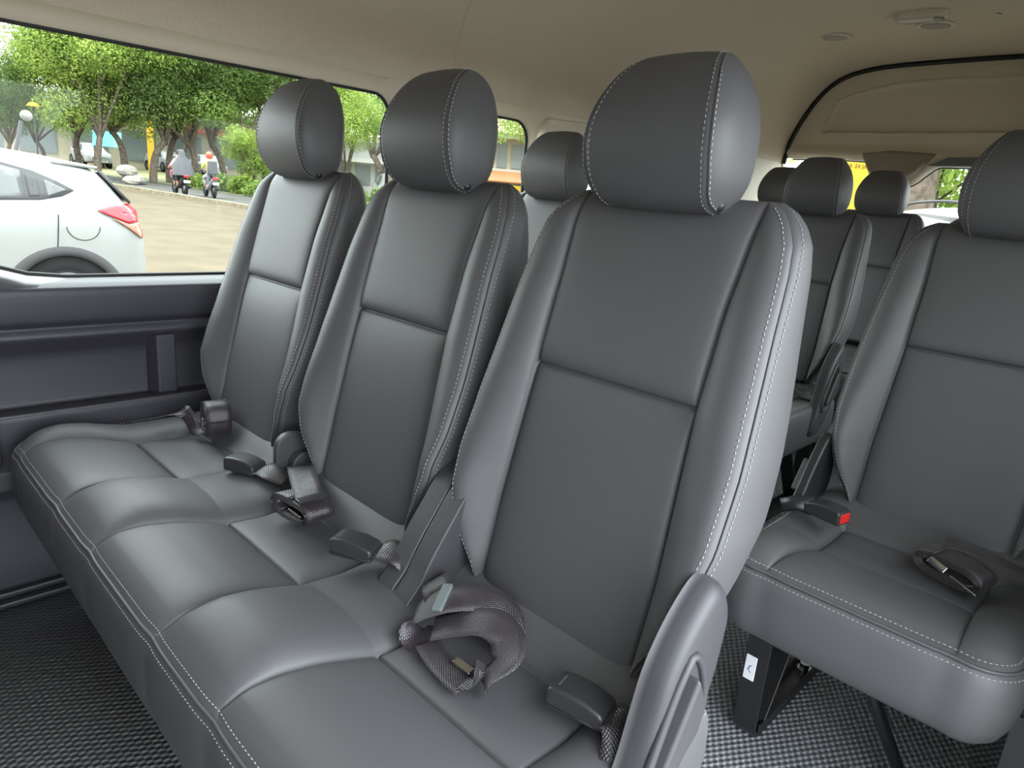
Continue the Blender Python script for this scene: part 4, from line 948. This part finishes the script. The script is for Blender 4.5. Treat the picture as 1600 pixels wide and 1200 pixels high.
bk1 = buckle('belt_buckle', 'black buckle nearest the side window, beside the rolled belt', (-.246,-.160,.672), R15(24), web=([(.030,0,.012),(.052,-.004,.018),(.075,-.010,.016),(.100,-.004,.010)], [(0,1,.05),(0,1,.2),(.1,1,.15),(.2,1,.0)]))
bk2 = buckle('belt_buckle', 'black buckle in the middle of the bench, left of the big loop of belt', (.156,-.176,.684), R15(28), web=([(.030,0,.012),(.052,0,.022),(.075,-.004,.020),(.092,.0,.006),(.110,.01,.0)], [(0,1,.05),(0,1,.25),(.1,1,.2),(.2,1,.0),(.2,1,.0)]))
bk3 = buckle('belt_buckle', 'black buckle in the bottom foreground beside the recliner cover', (.572,-.154,.672), R15(13), web=([(.030,0,.012),(.046,-.006,.018),(.060,-.020,.006),(.068,-.045,-.022),(.070,-.06,-.06)], [(0,1,.0),(.15,1,.2),(.7,.8,.2),(1,.35,.1),(1,.2,.1)]))
bk4 = buckle('belt_buckle', 'black buckle with red release button on the single seat', (.562,.578,.688), R15(168), red=True)
q = MB(); q.tube([(.030,.0,.012),(.055,.012,.010),(.075,.03,0)], [.012,.010,.009], 8, flat=1.6); q.build('stalk', 'black_plastic', bk4)
# 3: folded belt between first and second place
b3 = belt('lap_belt', 'flat folded black lap belt with a bright strap end in front of the second backrest', (-.030,-.160,.660))
Wy = Vector((.12,1,.05))
mb = MB(); pth = coil_path((0,0,.026), (1,.12,0), .105, .042, 3.4, .0034, start=math.pi*.5); ribbon(mb, pth[::2], [Wy]*len(pth[::2]), n=3); mb.build('webbing', 'webbing', b3, uvs=True)
mb = MB(); ribbon(mb, [(.030,.002,.046),(-.01,.014,.053),(-.055,.032,.053),(-.105,.055,.046),(-.145,.075,.030)], [(.1,1,.1),(.3,.95,.25),(.4,.9,.25),(.45,.9,.1),(.45,.9,0)]); mb.build('belt_end', 'webbing', b3, uvs=True)
q = MB(); q.box((.018,-.024,.047), (.034,.030,.053)); q.build('adjuster', 'black_plastic', b3, bevel=.002); tongue(b3, (.012,-.016,.024), (1,.1,-.1), (.1,1,.1), (.034,.012))
# 4: big loose loop
b4 = belt('lap_belt', 'loosely looped black lap belt in front of the nearest backrest', (.394,-.168,.654)); b4.scale = (.82,.82,.82)
def sub(p): return Vector(p)-Vector((.385,-.150,.655))
mb = MB()
ribbon(mb, [sub(p) for p in [(.245,-.100,.690),(.270,-.118,.712),(.300,-.140,.722),(.322,-.150,.708)]], [(.3,.9,.2),(.35,.8,.5),(.45,.75,.35),(.5,.7,.2)])
ribbon(mb, [sub(p) for p in [(.352,-.190,.672),(.325,-.198,.668),(.308,-.190,.684),(.318,-.172,.706),(.345,-.142,.722),(.380,-.110,.728),(.415,-.098,.716),(.440,-.108,.695),(.445,-.125,.676)]], [(.5,-.75,-.4),(.5,-.75,-.3),(.5,-.75,-.3),(.5,-.8,-.3),(.55,-.8,-.3),(.45,-.85,-.4),(.2,-.8,-.6),(0,-.7,-.7),(0,-.7,-.7)], width=.052)
ribbon(mb, [sub(p) for p in [(.350,-.185,.690),(.385,-.160,.708),(.425,-.140,.722),(.462,-.138,.718),(.485,-.160,.702),(.478,-.190,.686),(.455,-.200,.672),(.430,-.190,.664)]], [(.5,-.8,-.2),(.4,-.85,-.3),(.1,-.9,-.4),(-.3,-.85,-.5),(-.6,-.6,-.5),(-.7,-.5,-.5),(-.7,-.5,-.4),(-.7,-.5,-.3)], width=.052)
ribbon(mb, [sub(p) for p in [(.352,-.196,.672),(.385,-.205,.669),(.425,-.212,.669),(.462,-.215,.669)]], [(.3,.9,.1)]*4, width=.040)
mb.build('webbing', 'webbing', b4, uvs=True)
q = MB(); c0 = sub((.338,-.158,.728)); d1 = Vector((.45,-.80,-.32)).normalized(); d2 = Vector((.75,.45,.15)).normalized(); d3 = d1.cross(d2)
V = [c0+d1*a*.026+d2*b*.008+d3*c*.004 for c in (-1,1) for a, b in ((-1,-1),(1,-1),(1,1),(-1,1))]
q.add(V, [(0,3,2,1),(4,5,6,7),(0,1,5,4),(1,2,6,5),(2,3,7,6),(3,0,4,7)]); q.build('adjuster', 'adjuster_grey', b4, bevel=.002)
tongue(b4, sub((.435,-.196,.680)), (.75,.1,-.1), (.2,1,.1), (.034,.014))
# 5: belt on the single seat
b5 = belt('lap_belt', 'flat coiled black lap belt on the single seat', (.775,.570,.664))
Wy = Vector((.30,1,.06))
mb = MB(); pth = coil_path((0,0,.024), (1,-.30,0), .112, .044, 4.2, .0032, start=math.pi*.6); ribbon(mb, pth[::2], [Wy]*len(pth[::2]), n=3); mb.build('webbing', 'webbing', b5, uvs=True)
mb = MB(); ribbon(mb, [(-.030,.045,.046),(.02,.050,.046),(.06,.045,.044),(.10,.035,.040),(.135,.03,.03)], [(.3,1,.1),(.3,1,-.1),(.25,1,-.2),(.2,1,-.2),(.2,1,-.2)]); mb.build('belt_end', 'webbing', b5, uvs=True)
tongue(b5, (-.020,-.026,.030), (1,-.3,-.28), (.2,.6,.8), (.030,.012)); tongue(b5, (.022,-.038,.016), (1,-.3,-.28), (.2,.6,.8), (.044,.004))
# dark belts on the third-row seat
b6 = belt('lap_belt', 'black lap belt lying on the cushion of the third-row seat', (.085,1.50,.668))
mb = MB(); ribbon(mb, [(-.12,0,.012),(-.05,.01,.02),(.02,-.005,.028),(.06,-.01,.024),(.085,-.03,.01)], [(0,1,0),(0,1,.2),(0,1,.1),(0,1,0),(.4,1,0)]); mb.build('webbing', 'webbing', b6, uvs=True)
# ------------------------------------------------------------------ scooters and riders
def skin(name, joints, edges, m, par, levels=1, smooth=True):
    me = bpy.data.meshes.new(name); me.from_pydata([j[:3] for j in joints], edges, []); me.materials.append(M[m])
    o = bpy.data.objects.new(name, me); COL.objects.link(o); o.parent = par
    sk = o.modifiers.new('skin', 'SKIN'); sk.use_smooth_shade = True
    for i, j in enumerate(joints):
        r = j[3]; me.skin_vertices[0].data[i].radius = (r, r) if not isinstance(r, tuple) else r
    me.skin_vertices[0].data[0].use_root = True
    ss = o.modifiers.new('sub', 'SUBSURF'); ss.levels = levels; ss.render_levels = levels
    return o
def scooter(name, label, x, y, rz, cols, group):
    t = thing(name, label, 'scooter', (x, y, gz_(x)+.02), rz, group)
    for X in (.62, -.62):
        q = MB(); q.tube([(X+.24*math.cos(a), 0, .28+.24*math.sin(a)) for a in np.linspace(0, 2*math.pi, 25)[:-1]], .05, 8, closed=True); wh = q.build('wheel', 'tyre', t)
        q = MB(); q.tube([(X,-.03,.28),(X,.03,.28)], .13, 12); q.build('hub', 'rim', wh)
    q = MB(); q.tube(catmull([(.62,0,.28),(.50,0,.62),(.42,0,.95)], 4), .045, 8); q.build('front_fork', 'car_trim', t)
    skin('body', [(.40,0,.62,(.16,.10)),(.34,0,.40,(.15,.07)),(.05,0,.30,(.16,.06)),(-.25,0,.42,(.17,.12)),(-.60,0,.66,(.12,.09)),(-.82,0,.78,(.05,.04)),(.44,0,.92,(.10,.08))], [(0,1),(1,2),(2,3),(3,4),(4,5),(0,6)], cols, t)
    q = MB(); q.tube(catmull([(.05,0,.70),(-.2,0,.76),(-.5,0,.79),(-.74,0,.82)], 4), [.09]*13, 8, flat=.5); q.build('seat', 'black_plastic', t)
    q = MB(); q.tube(catmull([(.36,-.33,1.02),(.42,-.15,1.04),(.44,0,1.0),(.42,.15,1.04),(.36,.33,1.02)], 4), .018, 8); q.build('handlebar', 'black_plastic', t)
    q = MB(); q.box((-.90,-.10,.70), (-.84,.10,.80)); q.build('tail_lamp', 'lamp_red', t, bevel=.02)
    q = MB(); q.box((-.93,-.12,.50), (-.92,.12,.60)); q.build('number_plate', 'white_label', t)
    q = MB(); q.tube([(-.1,-.16,.28),(-.75,-.18,.36)], [.04,.055], 10); q.build('exhaust', 'car_trim', t)
    for s in (-1,1):
        q = MB(); q.tube([(.42,s*.18,1.04),(.40,s*.26,1.20)], .008, 6); q.ball((.40,s*.28,1.22), (.015,.06,.04)); q.build('mirror', 'black_plastic', t)
    return t
def rider(name, label, x, y, rz, dx, shirt, trousers, hands_up=True, lean=0.):
    t = thing(name, label, 'person', (x, y, gz_(x)+.02), rz)
    J = [(dx,0,.86,.13),(dx+.06+lean,0,1.10,.13),(dx+.12+lean,0,1.33,.12),(dx+.15+lean,0,1.45,.055),(dx+.18+lean,0,1.56,.095),(dx+.19+lean,0,1.66,.08)]
    E = [(0,1),(1,2),(2,3),(3,4),(4,5)]
    A = []; Tt = []
    for s in (-1,1):
        k = len(J); J += [(dx+.12+lean,s*.17,1.34,.06),(dx+.22+lean,s*.27,1.14,.042),(dx+.46,s*.28,1.05,.030),(dx+.52,s*.28,1.045,.028)]; E += [(2,k),(k,k+1),(k+1,k+2),(k+2,k+3)]; A.append(k)
        for f in range(4):
            m = len(J); J.append((dx+.59,s*(.26+.016*f),1.04-.012*(f in (0,3)),.009)); E.append((k+3,m))
        m = len(J); J.append((dx+.55,s*.235,1.03,.010)); E.append((k+3,m))
        k = len(J); J += [(dx+.02,s*.10,.84,.095),(dx+.42,s*.16,.76,.065),(dx+.34,s*.15,.42,.042),(dx+.46,s*.15,.37,.035)]; E += [(0,k),(k,k+1),(k+1,k+2),(k+2,k+3)]; Tt.append(k)
    b = skin('body', J, E, 'skin_tone', t, 1)
    JS = [(*J[i][:3], J[i][3]+.025) for i in (0,1,2)]; ES = [(0,1),(1,2)]
    for k in A: m = len(JS); JS += [(*J[k][:3], .08),(*J[k+1][:3], .058),((J[k+1][0]+J[k+2][0])/2, J[k+1][1], (J[k+1][2]+J[k+2][2])/2, .045)]; ES += [(2,m),(m,m+1),(m+1,m+2)]
    skin('shirt', JS, ES, shirt, t)
    JT = [(*J[0][:3], .15)]; ET = []
    for k in Tt: m = len(JT); JT += [(*J[k][:3], .112),(*J[k+1][:3], .082),(lerp(J[k+1][0],J[k+2][0],.75), J[k+2][1], lerp(J[k+1][2],J[k+2][2],.75), .060)]; ET += [(0,m),(m,m+1),(m+1,m+2)]
    skin('trousers', JT, ET, trousers, t)
    return t, Vector((dx+.18+lean,0,1.60))
sp = scooter('scooter', 'dark scooter carrying two people on the service road', -28.5, 10.15, math.radians(176), 'car_trim', 'scooters on the service road')
r1, h1 = rider('person', 'person in a pale shirt steering the left scooter, child in pink before them', -28.5, 10.15, math.radians(176), -.22, 'cloth_white', 'cloth_dark')
q = MB(); q.ball(h1+Vector((-.02,0,.03)), (.11,.10,.12)); q.build('hair', 'hair_black', r1)
r1['label'] = 'person in a pale shirt steering the left scooter'
r2, h2 = rider('person', 'person in a long dark grey veil riding behind on the left scooter', -28.5, 10.15, math.radians(176), -.62, 'veil_grey', 'cloth_dark', lean=.05)
q = MB(); P = []
for z, rx, ry, ox in ((1.75,.01,.01,0),(1.72,.08,.08,0),(1.62,.13,.12,0),(1.48,.14,.14,-.01),(1.36,.19,.24,-.03),(1.15,.24,.32,-.06),(.95,.28,.38,-.10),(.78,.31,.40,-.12)):
    P.append([(h2.x-.02+ox+rx*(1+.06*math.sin(7*a)*(z < 1.4))*math.cos(a), ry*(1+.06*math.sin(7*a)*(z < 1.4))*math.sin(a), z) for a in np.linspace(0, 2*math.pi, 33)[:-1]])
q.grid(P, closed_u=True); q.build('veil', 'veil_grey', r2)
r3, h3 = rider('person', 'child sized person in pink at the front of the left scooter', -28.5, 10.15, math.radians(176), .06, 'cloth_pink', 'cloth_pink'); r3.scale = (.62,.62,.62); r3.location = (-28.95, 10.18, gz_(-28.9)+.42)
q = MB(); q.ball(h3+Vector((-.02,0,.03)), (.12,.11,.12)); q.build('hair', 'hair_black', r3)
sp2 = scooter('scooter', 'silver and black scooter with one rider on the service road', -28.3, 11.25, math.radians(172), 'scooter_silver', 'scooters on the service road')
r4, h4 = rider('person', 'person in a lime vest and red helmet on the right scooter', -28.3, 11.25, math.radians(172), -.25, 'cloth_lime', 'cloth_pale')
q = MB(); q.ball(h4+Vector((0,0,.03)), (.15,.14,.15), 16, 10); q.build('helmet', 'helmet_red', r4)
q = MB(); q.box((-.60,-.17,.88), (-.34,.17,1.42)); o = q.build('backpack', 'veil_grey', None, (-28.3, 11.25, gz_(-28.3)+.02), bevel=.06, seg=3); o.rotation_euler = (0,0,math.radians(172)); tag(o, 'dark grey backpack on the red-helmeted rider', 'backpack')
